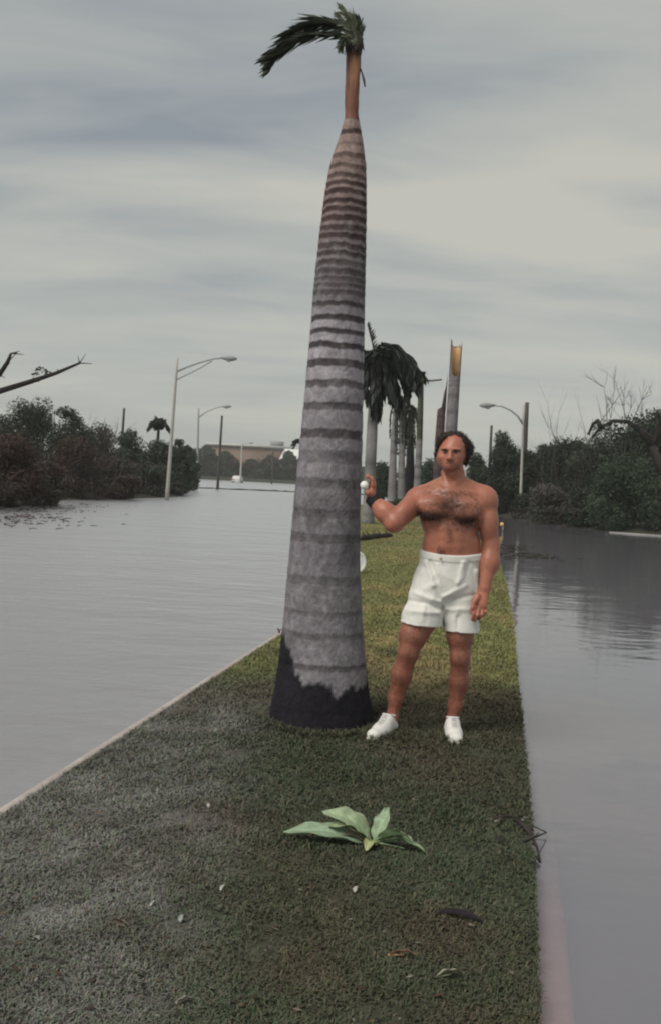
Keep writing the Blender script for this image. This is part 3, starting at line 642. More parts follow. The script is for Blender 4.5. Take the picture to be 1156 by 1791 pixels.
V = np.zeros((len(rows), nth, 3)); PY = np.zeros((len(rows), nth))
for i, (y, a, b) in enumerate(zip(rows, Lx, Rx)):
    c0 = at((a + b) / 2, y, TY); r = (b - a) / 2 * TY / FPX
    V[i, :, 0] = c0[0] + r * np.cos(th); V[i, :, 1] = c0[1] + r * np.sin(th); V[i, :, 2] = c0[2]; PY[i] = y
nz = fbm(V, 5, 2); wob = (nz - .5) * 4 + (fbm(V * np.array([1, 1, .3]), 28, 6) - .5) * 7
yy = PY + wob
dark = np.zeros_like(yy); rel = np.zeros_like(yy)
for y, tk, s in bands:
    s = min(1, s * (1.3 if y > 790 else 1.1))
    f = smooth(tk * .5 + 2.2, tk * .5 - 1.4, np.abs(yy - y)) * s * (.78 + .44 * fbm(V, 7, int(y))); dark = np.maximum(dark, f); rel = np.maximum(rel, smooth(tk * .5 + 1, 0, np.abs(PY + wob * .4 - y)) * min(1, s + .2))
ctr = V.mean(1, keepdims=True); rad = V - ctr; rl = np.linalg.norm(rad, axis=2, keepdims=True)
V = ctr + rad * (1 - (rel[..., None] * .0022) / rl + ((fbm(V, 16, 8) - .5) * .008)[..., None] / rl * .8)
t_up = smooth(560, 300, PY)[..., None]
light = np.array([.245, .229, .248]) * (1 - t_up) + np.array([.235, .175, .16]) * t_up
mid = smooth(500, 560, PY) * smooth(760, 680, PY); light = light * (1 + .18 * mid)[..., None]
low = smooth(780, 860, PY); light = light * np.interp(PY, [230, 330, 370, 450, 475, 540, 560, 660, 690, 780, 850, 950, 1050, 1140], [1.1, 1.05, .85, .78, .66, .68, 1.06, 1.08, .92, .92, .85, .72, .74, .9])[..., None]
drk = np.array([.06, .052, .056]) * (1 - t_up) + np.array([.055, .035, .033]) * t_up
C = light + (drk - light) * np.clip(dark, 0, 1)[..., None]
C = C * (.78 + .44 * fbm(V * np.array([1, 1, .9]), 30, 12))[..., None]
lich = smooth(.58, .7, fbm(V, 19, 41)) * smooth(.45, .6, fbm(V, 4, 42)); C = C + (np.array([.33, .33, .31]) - C) * (.2 * lich)[..., None]
blot = smooth(.56, .7, fbm(V * np.array([1, 1, .7]), 5, 40)) * smooth(820, 900, PY); C = C * (1 - .3 * blot)[..., None]
rust = smooth(.52, .68, fbm(V, 3.2, 44)) * smooth(640, 300, PY) * .55; C = C + (np.array([.2, .105, .08]) - C) * rust[..., None] * .6
# waterline stain: jagged black foot, higher on the kerb side
ang = np.degrees(np.arctan2(V[..., 1] - ctr[..., 1], V[..., 0] - ctr[..., 0]))   # -90 faces the camera
fx = np.cos(np.radians(ang))
edge = np.interp(fx, [-1, -.86, -.66, -.5, -.3, -.14, .02, .16, .3, .46, .62, .78, .9, 1], [1112, 1118, 1150, 1164, 1178, 1184, 1172, 1178, 1196, 1192, 1186, 1196, 1188, 1170])
edge = edge + (fbm(V * np.array([1, 1, .2]), 14, 50) - .5) * 26 + (fbm(V * np.array([1, 1, .15]), 38, 51) - .5) * 34 + (fbm(V, 60, 53) - .5) * 8
stain = smooth(-5, 6, PY - edge); stain[np.sin(np.radians(ang)) > .5] *= 1
C = C + (np.array([.010, .009, .0125]) * (.6 + .9 * fbm(V, 9, 52))[..., None] - C) * (stain * .96)[..., None]
q = np.array([[i * nth + k, i * nth + (k + 1) % nth, (i + 1) * nth + (k + 1) % nth, (i + 1) * nth + k] for i in range(len(rows) - 1) for k in range(nth)])
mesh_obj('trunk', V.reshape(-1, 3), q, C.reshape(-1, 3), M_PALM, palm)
# crownshaft
nrow = np.linspace(216, 62, 70); na = np.array([(60, 606, 633), (70, 606, 633), (82, 607, 632), (100, 605, 630.5), (125, 605, 629.5), (150, 604, 628), (180, 603.5, 627), (200, 603, 627.5), (216, 602, 629)]); nth2 = 40; th2 = np.arange(nth2) * 2 * math.pi / nth2
V = np.zeros((70, nth2, 3)); PYn = np.repeat(nrow[:, None], nth2, 1)
for i, y in enumerate(nrow):
    a, b = np.interp(y, na[:, 0], na[:, 1]), np.interp(y, na[:, 0], na[:, 2]); c0 = at((a + b) / 2, y, TY); r = (b - a) / 2 * TY / FPX
    V[i, :, 0] = c0[0] + r * np.cos(th2); V[i, :, 1] = c0[1] + r * np.sin(th2); V[i, :, 2] = c0[2]
ctr = V.mean(1, keepdims=True); V = ctr + (V - ctr) * (1 + .3 * (fbm(V * np.array([1, 1, .12]), 30, 3) - .5) + .2 * (fbm(V * np.array([1, 1, .6]), 22, 33) - .5))[..., None]
n1 = fbm(V * np.array([1, 1, .22]), 30, 5)
C = np.array([.21, .09, .062]) + (np.array([.09, .045, .038]) - np.array([.21, .09, .062])) * smooth(.42, .66, n1)[..., None]
fxn = np.cos(th2)[None]; fr_ = -np.sin(th2)[None]
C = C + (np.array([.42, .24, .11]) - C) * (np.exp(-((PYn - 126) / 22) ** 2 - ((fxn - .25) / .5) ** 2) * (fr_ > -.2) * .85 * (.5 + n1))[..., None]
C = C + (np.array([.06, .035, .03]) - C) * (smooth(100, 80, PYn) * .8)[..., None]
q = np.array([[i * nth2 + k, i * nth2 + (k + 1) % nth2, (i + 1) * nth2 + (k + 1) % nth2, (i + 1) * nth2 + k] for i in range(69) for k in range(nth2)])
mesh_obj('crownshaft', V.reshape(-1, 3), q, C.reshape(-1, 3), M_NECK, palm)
A = lambda x, y, d=0: at(x, y, TY + d)
blow = np.array([-.75, .1, -.45])
FD = (.03, .038, .024)
for pts, n, ll, sd_ in (([A(614, 62), A(600, 42, .02), A(575, 33, .06), A(545, 36, .1), (A(515, 55, .14)), A(488, 82, .18), A(470, 100, .2)], 64, .17, 1), ([A(612, 66), A(590, 58, -.03), A(560, 57, -.05), A(528, 66, -.06), A(500, 86, -.06), A(482, 104, -.05), A(473, 118, -.05)], 64, .16, 2), ([A(616, 60, .05), A(598, 40, .08), A(570, 40, .15), A(540, 50, .2), A(515, 66, .25), A(497, 86, .28)], 56, .16, 3)):
    frond(pts, ll, blow * .55, FD, n, .011, .012, sd_, .34).build('frond', M_FROND, palm, False)
PG = (.25, .275, .19)
for pts, n, ll, sd_, cl in (([A(616, 74, .03), A(610, 52, .05), A(600, 34, .06), A(592, 26, .06)], 24, .085, 15, PG), ([A(622, 72, -.04), A(618, 50, -.07), A(612, 30, -.08), A(604, 18, -.08)], 26, .09, 16, (.2, .225, .15)), ([A(624, 76), A(630, 56, -.04), A(630, 40, -.05), A(626, 30, -.05)], 24, .07, 17, (.1, .12, .08)), ([A(612, 76, -.05), A(604, 66, -.09), A(598, 74, -.1), A(596, 86, -.1)], 22, .07, 18, (.09, .11, .075)), ([A(620, 70), A(616, 45), A(608, 25), A(598, 12)], 30, .095, 5, PG), ([A(622, 72), A(624, 52, -.03), A(620, 34, -.04), A(610, 22, -.03)], 28, .09, 6, PG), ([A(616, 72, -.03), A(606, 62, -.08), A(602, 70, -.1), A(600, 90, -.1)], 22, .05, 7, (.1, .12, .075)),
        ([A(624, 74), A(629, 60, .02), A(628, 44, .04), A(622, 32, .05)], 24, .075, 8, (.09, .11, .07)), ([A(628, 72, .02), A(631, 66, .02), A(632, 76, 0), A(630, 88, 0)], 14, .03, 9, (.05, .045, .035))):
    frond(pts, ll, (-.25, -.1, -.25), cl, n, .007, .011, sd_, .4).build('frond', M_FROND, palm, False)
for pts, c in (([(610, 78), (602, 74), (608, 64), (618, 60), (622, 68)], (.2, .2, .14)), ([(618, 80), (622, 70), (620, 58), (612, 52), (604, 54)], (.17, .19, .12)), ([(626, 84), (630, 70), (627, 56), (618, 48)], (.06, .06, .04)), ([(622, 80), (612, 72), (606, 76)], (.3, .29, .22))):
    mb = MB(); mb.tube([A(x, y, -.04) for x, y in pts], np.linspace(.022, .008, len(pts)), c, 8); mb.build('torn_petiole', M_FROND, palm)
mb = MB(); mb.tube([A(629, 118, 0), A(633, 128, -.01), A(636, 140, -.01), A(638, 152, -.01)], [.006, .005, .008, .004], (.09, .09, .07), 5); mb.build('hanging_strip', M_FROND, palm)
mb = MB(); 
for i in range(70):
    x, y = random.uniform(604, 635), random.uniform(66, 84); mb.tube([A(x, y, -.06 + .1 * random.random()), A(x + random.uniform(-9, 3), y + random.uniform(6, 18), -.06)], [.006, .002], random.choice([(.05, .035, .03), (.09, .08, .06), (.07, .05, .04)]), 4)
kind(mb.build('fibres', M_FROND, palm), 'stuff')
# shrub twig stuck at the kerb beside the trunk
p = gr(489, 1108); t = thing('broken_twig', 'small broken twig standing at the kerb just left of the big trunk', 'twig', p); mb = MB()
mb.tube([p, p + np.array([-.005, 0, .03]), p + np.array([-.02, 0, .05])], [.012, .011, .008], (.12, .09, .075), 6); mb.tube([p + np.array([-.004, 0, .025]), p + np.array([.02, 0, .045])], [.008, .004], (.1, .08, .07), 5); mb.build('stem', M_BARK, t)

# --- palms on the median behind
def median_palm(label, base, widths, Y, cols, crown=None, group='royal palms on the median behind the man'):
    b = np.array([at(*base, Y)[0], Y, -.02]); t = thing('royal_palm', label, 'palm tree', b, group)
    P = []; rr = []; cc = []
    W = np.array(widths, float)
    for i in range(40):
        u = i / 39 * (len(W) - 1); j = min(int(u), len(W) - 2); w = W[j] + (W[j + 1] - W[j]) * (u - j); P.append(at(w[0], w[1], Y)); rr.append(w[2] / 2 * Y / FPX)
        k = cols[j] if isinstance(cols, list) else cols; band = 1 - .4 * (i % 3 == 0) * random.random(); cc.append(np.array(k) * band * (.85 + .3 * random.random()))
    P[0][2] = -.05
    mb = MB(); mb.tube(P, rr, np.array(cc), 12); mb.build('trunk', M_PALM, t); return t
GY = (.21, .205, .2)
YA = 35.0
t = median_palm('palm right beside the big trunk with a dark windblown crown folded right', (642, 918), [(642, 918, 24), (645, 870, 20), (650, 760, 19), (653, 690, 16), (655, 640, 10), (656, 615, 8)], YA, GY)
B = lambda x, y, d=0: at(x, y, YA + d)
FK = (.015, .02, .015)
crown_paths = [[(656, 625), (668, 604), (690, 602), (714, 622), (734, 655)], [(656, 625), (666, 606), (686, 606), (708, 628), (724, 662)], [(656, 625), (664, 612), (682, 614), (700, 640), (712, 680)], [(656, 625), (662, 616), (674, 626), (684, 660), (690, 700)], [(656, 625), (662, 622), (668, 645), (668, 680), (664, 722)],
               [(656, 625), (670, 602), (696, 606), (722, 634), (738, 662)], [(656, 625), (660, 620), (664, 650), (660, 690), (655, 718)], [(656, 625), (650, 612), (644, 625), (640, 655), (640, 690)], [(656, 625), (668, 610), (692, 618), (712, 645), (728, 672)], [(656, 625), (666, 618), (682, 636), (692, 668), (700, 705)]]
crown_paths = crown_paths + [[(x + random.uniform(-7, 7) * (k > 0), y + random.uniform(-6, 8) * (k > 0)) for k, (x, y) in enumerate(p)] for p in crown_paths for _ in range(3)]
for i, pth in enumerate(crown_paths):
    dd = (i % 5 - 2) * .18; col = (.1, .12, .06) if i == 5 else FK
    frond([B(x, y, dd * k / 2) for k, (x, y) in enumerate(pth)], (.68 if i not in (5, 0) else .38), (-.05, 0, -1.0), col, 50, .08, .035, 100 + i, .35).build('frond', M_FROND, t, False)
frond([B(655, 632), B(652, 605, -.1), B(646, 582, -.2), B(642, 568, -.2)], .3, (.5, 0, .1), (.045, .055, .038), 26, .03, .035, 120, .4).build('spear_frond', M_FROND, t, False)
frond([B(652, 640), B(645, 622, -.1), B(638, 612, -.1)], .25, (0, 0, -.6), FK, 18, .03, .03, 121, .4).build('frond', M_FROND, t, False)
t = median_palm('slim median palm with green upper stem under the right end of the folded crown', (728, 893), [(728, 893, 17), (730, 830, 12), (733, 770, 11), (735, 700, 10), (736, 652, 9)], 47, [GY, GY, (.07, .075, .05), (.05, .055, .035)])
for i, e_ in enumerate(((741, 655), (744, 664), (726, 660))):
    frond([at(736, 652, 47), at((736 + e_[0]) / 2, 650, 47.1), at(*e_, 47)], .18, (0, 0, -.6), FK, 16, .04, .03, 130 + i, .5).build('frond', M_FROND, t, False)
mb = MB(); mb.tube([at(738, 664, 47), at(752, 666, 47), at(772, 664, 47)], [.05, .05, .04], (.12, .1, .1), 6); mb.build('broken_rib', M_BARK, t)
YB = 50
for lab, base, wd, cl in (('left one of the two pale flared palms hung with brown dead fronds', (684, 892), [(684, 892, 26), (685, 872, 16), (687, 800, 12), (690, 740, 11), (694, 705, 8)], GY), ('right one of the two pale flared palms hung with brown dead fronds', (700, 894), [(700, 894, 26), (701, 872, 15), (702, 800, 11), (704, 740, 10), (705, 700, 8)], GY), ('blackened thin palm trunk between the pale median palms', (716, 893), [(716, 893, 18), (717, 800, 14), (717, 740, 11), (716, 715, 7)], (.03, .028, .03))):
    t = median_palm(lab, base, wd, YB + (1.5 if 'black' in lab else 0), cl); tx, ty = wd[-1][:2]
    for i in range(8):
        dx = (-12, -7, -3, 1, 5, 9, 13, 17)[i]; ln = (62, 84, 74, 92, 80, 70, 60, 74)[i]
        c = random.choice([(.05, .055, .038), (.07, .065, .045), (.035, .038, .028), (.04, .045, .03)])
        Bq = lambda x, y: at(x, y, YB + .3 * math.sin(i * 2))
        frond([Bq(tx, ty), Bq(tx + dx * .5, ty - 8 + abs(dx) * .2), Bq(tx + dx, ty + ln * .35), Bq(tx + dx * 1.05, ty + ln)], .3, (0, 0, -1), c, 26, .05, .03, 140 + i + int(tx), .25).build('frond', M_FROND, t, False)
# small palm on the left bank and one far, left of the big trunk
t = median_palm('small bushy palm above the trees left of the near street lamp', (273, 862), [(273, 862, 6), (275, 800, 6), (278, 752, 5)], 66, (.08, .075, .065), group='small palms far off')
for i in range(14):
    a = -.3 + i * .28; e_ = (278 + 20 * math.cos(a), 748 - 13 * math.sin(a) + 4); m_ = (278 + 11 * math.cos(a), 741 - 10 * max(math.sin(a), 0))
    frond([at(278, 752, 66), at(*m_, 66 + .4 * math.sin(i * 3)), at(*e_, 66 + .6 * math.sin(i * 3))], .35, (0, 0, -.6), (.028, .034, .024), 18, .07, .03, 170 + i, .5).build('frond', M_FROND, t, False)
t = median_palm('distant palm whose dark fronds peek out just left of the big trunk', (527, 850), [(527, 850, 6), (528, 800, 6), (530, 774, 5)], 90, (.08, .075, .065), group='small palms far off')
for i, e_ in enumerate(((510, 778), (514, 771), (519, 768), (540, 772), (545, 780), (512, 784))):
    frond([at(530, 774, 90), at((530 + e_[0]) / 2, 768, 90), at(*e_, 90)], .5, (0, 0, -.6), (.022, .028, .02), 16, .1, .04, 190 + i, .5).build('frond', M_FROND, t, False)
# --- snapped trunks
def snapped(label, base, W, Y, top, inner, cols, group='snapped palm trunks behind the man'):
    b = np.array([at(*base, Y)[0], Y, -.02]); t = thing('snapped_palm', label, 'broken tree', b, group); W = np.array(W, float); n = 28; V = []; C = []; k = 46
    for i in range(k):
        u = i / (k - 1) * (len(W) - 1); j = min(int(u), len(W) - 2); w = W[j] + (W[j + 1] - W[j]) * (u - j); c0 = at(w[0], w[1], Y); r = w[2] / 2 * Y / FPX
        if i == 0: c0[2] = -.05
        for q_ in range(n):
            a = 2 * math.pi * q_ / n; z = c0[2]
            if i == k - 1: z = c0[2] + top(a) * Y / FPX
            V.append([c0[0] + r * math.cos(a), c0[1] + r * math.sin(a), z]); bd = 1 - .35 * (i % 4 == 0); C.append(np.array(cols) * bd * (.8 + .4 * random.random()))
    Fc = [(i * n + q_, i * n + (q_ + 1) % n, (i + 1) * n + (q_ + 1) % n, (i + 1) * n + q_) for i in range(k - 1) for q_ in range(n)]
    mb = MB(); mb.add(V, Fc, np.array(C)); mb.build('trunk', M_PALM, t)
    if inner:
        V = []; C = []; m0 = W[-1]
        for lev, (f, dz) in enumerate(((.9, inner[1]), (.84, 0))):
            for q_ in range(n):
                a = 2 * math.pi * q_ / n; c0 = at(m0[0], m0[1] + dz, Y); r = m0[2] / 2 * Y / FPX * f; z = c0[2] + (top(a) * .96 * Y / FPX if lev == 1 else 0)
                V.append([c0[0] + r * math.cos(a), c0[1] + r * math.sin(a), z]); C.append(np.array(inner[0]) * (.75 + .5 * random.random()))
        Fc = [(q_, (q_ + 1) % n, n + (q_ + 1) % n, n + q_) for q_ in range(n)] + [tuple(range(n))]
        mb = MB(); mb.add(V, Fc, np.array(C)); mb.build('exposed_wood', M_WOOD, t)
    return t
def top1(a):                              # open towards the camera, tall splinters at both sides
    c, s = math.cos(a), math.sin(a)
    front = max(0, -s)
    return 56 - 60 * front ** .5 * (abs(c) < .86) + (10 if c < -.93 else 0) + 4 * math.sin(a * 9) * (abs(c) > .6) - 5 * (s > .2)
snapped('thick snapped palm trunk with pale yellow splintered wood, rising behind the head of the man', (778, 935), [(778, 935, 26), (782, 880, 23), (788, 760, 21), (793, 680, 20), (794.5, 656, 20)], 29.5, top1, ((.72, .5, .28), 12), (.2, .185, .19))
def top2(a): return 64 * max(0, math.cos(a) * .5 + .5) ** 2.2 - 6 + 4 * math.sin(a * 7)
snapped('dark pointed broken palm trunk just left of the thick snapped one', (758, 930), [(758, 930, 20), (763, 870, 17), (768, 770, 16), (771, 722, 14.5), (772, 715, 14)], 31.5, top2, None, (.095, .07, .07))
# --- things lying on the grass behind
p = gr(655, 945); t = thing('fallen_log', 'dark log lying on the grass right of the big trunk', 'log', p); mb = MB(); a, b = gr(630, 946), gr(684, 940)
mb.tube([a + (b - a) * i / 8 + np.array([0, 0, .06 + .015 * math.sin(i * 2)]) for i in range(9)], [.05, .08, .085, .09, .085, .08, .085, .07, .04], (.035, .03, .026), 9); mb.build('log', M_BARK, t)
for i in range(5): mb = MB(); q_ = a + (b - a) * (i + .5) / 5.5 + np.array([0, 0, .1]); mb.tube([q_, q_ + np.array([random.uniform(-.1, .1), -.05, .12])], [.02, .008], (.035, .03, .026), 5); mb.build('branch_stub', M_BARK, t)
p = gr(626, 1003); t = thing('round_lid', 'white round lid standing on edge, half hidden behind the big trunk', 'lid', p); c0 = at(622, 983, p[1]); mb = MB(); n = 40; rx, rz = 18.5 * p[1] / FPX, 20 * p[1] / FPX
V = []; 
for f, dy in ((0, -.02), (.55, -.028), (.82, -.02), (.9, -.045), (1, -.03), (1, .02), (0, .02)):
    for k in range(n): V.append([c0[0] + rx * f * math.cos(6.2832 * k / n), c0[1] + dy, c0[2] + rz * f * math.sin(6.2832 * k / n)])
Fc = [(i * n + k, i * n + (k + 1) % n, (i + 1) * n + (k + 1) % n, (i + 1) * n + k) for i in range(6) for k in range(n)]
mb.add(V, Fc, (.62, .64, .58)); mb.build('disc', M_PLAIN, t)

# ------------------------------------------------------------------ the man
class Field:
    def __init__(s, lo, hi, h):
        s.lo = np.array(lo); s.h = h; s.n = np.ceil((np.array(hi) - s.lo) / h).astype(int) + 1; s.F = np.full(s.n, 1.0, np.float32)
    def _box(s, lo, hi):
        a = np.clip(np.floor((lo - s.lo) / s.h).astype(int), 0, s.n - 1); b = np.clip(np.ceil((hi - s.lo) / s.h).astype(int) + 1, 1, s.n)
        sl = tuple(slice(i, j) for i, j in zip(a, b)); ax = [s.lo[i] + s.h * np.arange(a[i], b[i]) for i in range(3)]
        return sl, np.stack(np.meshgrid(*ax, indexing='ij'), -1).astype(np.float32)
    def _mix(s, sl, d, k, op):
        A = s.F[sl]
        if op == 'add':
            h = np.clip(.5 + .5 * (A - d) / k, 0, 1); s.F[sl] = A + (d - A) * h - k * h * (1 - h)
        else:
            d = -d; h = np.clip(.5 - .5 * (A - d) / k, 0, 1); s.F[sl] = A + (d - A) * h + k * h * (1 - h)
    def cap(s, a, b, r1, r2, k=.02, op='add', fl=None):
        """tapered limb; fl = (axis, factor) flattens it across that axis"""
        a, b = np.asarray(a, float), np.asarray(b, float); m = max(r1, r2) * (max(1, fl[1]) if fl else 1) + k + .012
        sl, P = s._box(np.minimum(a, b) - m, np.maximum(a, b) + m)
        if P.size == 0: return
        ab = b - a; t = np.clip(((P - a) @ ab) / (ab @ ab), 0, 1); v = P - a - t[..., None] * ab
        if fl:
            n = np.asarray(fl[0], float); n = n / np.linalg.norm(n); v = v + (v @ n)[..., None] * n * (1 / fl[1] - 1)
        s._mix(sl, (np.sqrt((v * v).sum(-1)) - (r1 + (r2 - r1) * t)).astype(np.float32), k, op)
    def ell(s, c, r, k=.02, op='add', M=None):
        c, r = np.asarray(c, float), np.asarray(r, float); m = r.max() + k + .012; sl, P = s._box(c - m, c + m)
        if P.size == 0: return
        q = P - c
        if M is not None: q = q @ np.asarray(M)
        k0 = np.sqrt(((q / r) ** 2).sum(-1)); k1 = np.sqrt(((q / (r * r)) ** 2).sum(-1)) + 1e-6
        s._mix(sl, (k0 * (k0 - 1) / k1).astype(np.float32), k, op)
    def chain(s, pts, rad, k=.02):
        for a, b, r1, r2 in zip(pts[:-1], pts[1:], rad[:-1], rad[1:]): s.cap(a, b, r1, r2, k)
    def mesh(s):
        F = s.F; ins = F < 0
        cnt = np.zeros(s.n - 1, np.uint8)
        cs = [(i, j, k) for i in (0, 1) for j in (0, 1) for k in (0, 1)]
        for i, j, k in cs: cnt += ins[i:s.n[0] - 1 + i, j:s.n[1] - 1 + j, k:s.n[2] - 1 + k]
        I = np.argwhere((cnt > 0) & (cnt < 8)); vid = np.full(s.n - 1, -1, np.int32); vid[I[:, 0], I[:, 1], I[:, 2]] = np.arange(len(I))
        val = {c: F[I[:, 0] + c[0], I[:, 1] + c[1], I[:, 2] + c[2]] for c in cs}; acc = np.zeros((len(I), 3)); w = np.zeros(len(I))
        for a in cs:
            for d in range(3):
                if a[d] == 0:
                    b = list(a); b[d] = 1; b = tuple(b); fa, fb = val[a], val[b]; x = (fa < 0) != (fb < 0); t = np.where(x, fa / (fa - fb + 1e-12), 0)
                    p = np.array(a, float)[None] + 0 * acc; p[:, d] += t; acc += p * x[:, None]; w += x
        V = s.lo + s.h * (I + acc / w[:, None])
        Qs = []
        for d in range(3):
            u, v = (d + 1) % 3, (d + 2) % 3; a = [slice(None)] * 3; b = [slice(None)] * 3; a[d] = slice(0, -1); b[d] = slice(1, None)
            A, Bb = ins[tuple(a)], ins[tuple(b)]
            E = np.argwhere(A != Bb); E = E[(E[:, u] > 0) & (E[:, v] > 0) & (E[:, u] < s.n[u] - 1) & (E[:, v] < s.n[v] - 1)]
            fl = A[E[:, 0], E[:, 1], E[:, 2]]; o = []
            for du, dv in ((0, 0), (1, 0), (1, 1), (0, 1)):
                e_ = E.copy(); e_[:, u] -= du; e_[:, v] -= dv; o.append(vid[e_[:, 0], e_[:, 1], e_[:, 2]])
            qd = np.stack(o, -1); qd[~fl] = qd[~fl][:, ::-1]; Qs.append(qd)
        return V, np.concatenate(Qs)

MY = 5.93
def B(px, py, dy=0.0): return at(px, py, MY + dy)
def build_man():
    root_p = gr(725, 1292); root_p[2] = 0
    man = thing('person', 'shirtless tanned man in white shorts and sneakers leaning a fist on the palm', 'person', root_p)
    H = .0042
    lo, hi = B(612, 1325, 0), B(900, 745, 0)
    lo[1], hi[1] = MY - .42, MY + .32; lo[2] = .02
    Tf = Field(lo, hi, H)
    # trunk of the body
    X = np.array([1, 0, 0.]); Yv = np.array([0, 1, 0.])
    Tf.cap(B(786, 893), B(788, 945), .164, .146, .03, fl=(Yv, .76))
    Tf.cap(B(788, 945), B(786, 1000), .146, .158, .03, fl=(Yv, .8))
    Tf.cap(B(750, 874, .01), B(836, 876, .01), .066, .068, .05)
    Tf.ell(B(787, 864, .03), (.16, .085, .07), .05)
    Tf.cap(B(779, 845, .03), B(748, 865, .02), .046, .05, .05); Tf.cap(B(804, 846, .03), B(843, 867, .02), .048, .054, .05)   # trapezius
    for x, y, rx in ((757, 886, .088), (812, 889, .094)):
        Tf.ell(B(x, y, -.088), (rx, .054, .064), .022)
        Tf.ell(B(x + (3 if x < 780 else -2), y + 9, -.110), (rx * .8, .038, .038), .018)
    for x in (750, 828): Tf.ell(B(x, 902, .01), (.052, .085, .085), .04)
    for j, y in enumerate((925, 941, 957)):
        for x in (777, 797): Tf.ell(B(x, y, -.106), (.028, .014, .022), .035)
    Tf.cap(B(754, 950, -.01), B(752, 985, 0), .046, .052, .04); Tf.cap(B(825, 950, -.01), B(826, 985, 0), .046, .052, .04)
    Tf.ell(B(770, 967, -.137), (.009, .016, .012), .008, 'sub')
    Tf.cap(B(786, 905, -.158), B(787, 935, -.14), .010, .008, .02, 'sub')
    # neck and head
    Tf.cap(B(793, 856, .035), B(792, 812, .03), .066, .058, .03)
    Tf.cap(B(775, 858, -.045), B(768, 855, -.05), .012, .012, .025)
    Tf.cap(B(806, 826, -.0), B(789, 856, -.06), .018, .016, .025); Tf.cap(B(775, 826, .0), B(785, 857, -.06), .016, .015, .025)
    Tf.cap(B(782, 860, -.075), B(738, 862, -.03), .014, .013, .025); Tf.cap(B(792, 860, -.075), B(842, 866, -.03), .014, .013, .025)   # collar bones
    Tf.ell(B(792, 785, .01), (.082, .102, .098), .02)
    Tf.ell(B(787, 797, -.035), (.074, .07, .075), .03)
    Tf.ell(B(786, 809, -.045), (.064, .064, .042), .02)
    Tf.ell(B(784.5, 817, -.088), (.031, .024, .020), .022)
    for x in (772, 801): Tf.ell(B(x, 800, -.062), (.024, .028, .02), .02)          # cheeks
    Tf.cap(B(774, 785.5, -.098), B(784, 786.5, -.105), .010, .009, .012); Tf.cap(B(791, 787, -.104), B(802, 787, -.094), .009, .010, .012)
    for x, y in ((777.5, 790.5), (796.5, 791.5)): Tf.ell(B(x, y, -.108), (.0165, .014, .0105), .012, 'sub')
    for x, y in ((777.5, 790.5), (796.5, 791.5)): Tf.ell(B(x, y, -.088), (.013, .013, .011), .004)
    Tf.cap(B(787, 788, -.104), B(785.5, 801, -.128), .0085, .0135, .012)
    for x in (781, 790.5): Tf.ell(B(x, 802.5, -.114), (.0095, .011, .008), .008)
    Tf.ell(B(785, 808.5, -.105), (.024, .012, .006), .008); Tf.ell(B(785, 813.5, -.103), (.021, .012, .0065), .008)
    Tf.cap(B(778, 811, -.118), B(792, 811.2, -.118), .0022, .0022, .004, 'sub')
    for x, dy in ((765.5, .0), (812.5, .02)): Tf.ell(B(x, 800, dy), (.010, .022, .032), .008)
    # pelvis and legs
    Tf.ell(B(778, 1025), (.165, .12, .12), .04)
    legR = [B(752, 1030, -.01), B(737, 1080, -.05), B(722, 1110, -.07), B(714, 1140, -.075), B(702, 1178, -.04), B(692, 1220, -.005), B(686, 1252, .0)]
    Tf.chain(legR, [.10, .094, .080, .058, .058, .043, .033], .03)
    Tf.ell(B(716, 1136, -.104), (.034, .026, .04), .04); Tf.ell(B(703, 1180, .01), (.056, .056, .08), .035); Tf.ell(B(733, 1098, -.09), (.05, .04, .07), .04); Tf.ell(B(723, 1122, -.115), (.022, .02, .025), .02)
    legL = [B(802, 1030, .0), B(804, 1080, -.02), B(804, 1110, -.03), B(804, 1150, -.035), B(802, 1190, 0), B(796, 1232, .03), B(789, 1262, .03)]
    Tf.chain(legL, [.10, .088, .077, .056, .054, .041, .032], .03)
    Tf.ell(B(803, 1147, -.064), (.034, .026, .04), .04); Tf.ell(B(802, 1192, .04), (.057, .054, .08), .035); Tf.ell(B(803, 1112, -.06), (.05, .04, .07), .04)
    Tf.cap(legR[-1], B(680, 1272, -.06), .036, .034, .02); Tf.cap(legL[-1], B(790, 1282, -.05), .034, .034, .02)
    # arms
    Af = Field(lo, hi, H)
    sh, el, wr = B(731, 873, .0), B(690, 913, -.15), B(649, 872, -.06)
    Af.cap(sh, el, .068, .053, .03); Af.ell(B(730, 873, -.005), (.066, .068, .062), .03)
    bi = sh * .45 + el * .55; ax = (el - sh) / np.linalg.norm(el - sh); fx_ = np.cross(ax, [0, 1, 0]); fx_ /= np.linalg.norm(fx_); Mx = np.stack([ax, np.cross(fx_, ax), fx_], 1)
    Af.ell(bi + np.array([.0, -.03, .02]), (.09, .045, .045), .03, M=Mx); Af.ell(bi + np.array([0, .02, -.025]), (.10, .045, .042), .03, M=Mx)
    Af.cap(el, el + (wr - el) * .45, .051, .056, .025); Af.cap(el + (wr - el) * .4, wr, .056, .031, .03)
    Af.ell(el + np.array([-.01, 0, -.015]), (.05, .05, .045), .02)
    Af.cap(B(649.5, 873, -.06), B(651, 848, -.05), .030, .036, .02, fl=(X, .62))
    for i, (dy, l) in enumerate(((-.038, .92), (-.014, 1.05), (.010, 1.0), (.032, .85))):
        k_ = [B(652, 849, -.05 + dy), B(650, 838 - (i == 1), -.052 + dy), B(643, 833.5 - (i == 1), -.053 + dy), B(634, 836.5, -.052 + dy * .9), B(629.5, 841.5, -.052 + dy * .85)]
        Af.chain(k_, [.012, .0115, .0105, .0095, .0085], .006)
    Af.chain([B(650, 867, -.075), B(643, 862, -.10), B(636, 859, -.10), B(631, 856, -.095)], [.018, .0145, .012, .0095], .008)
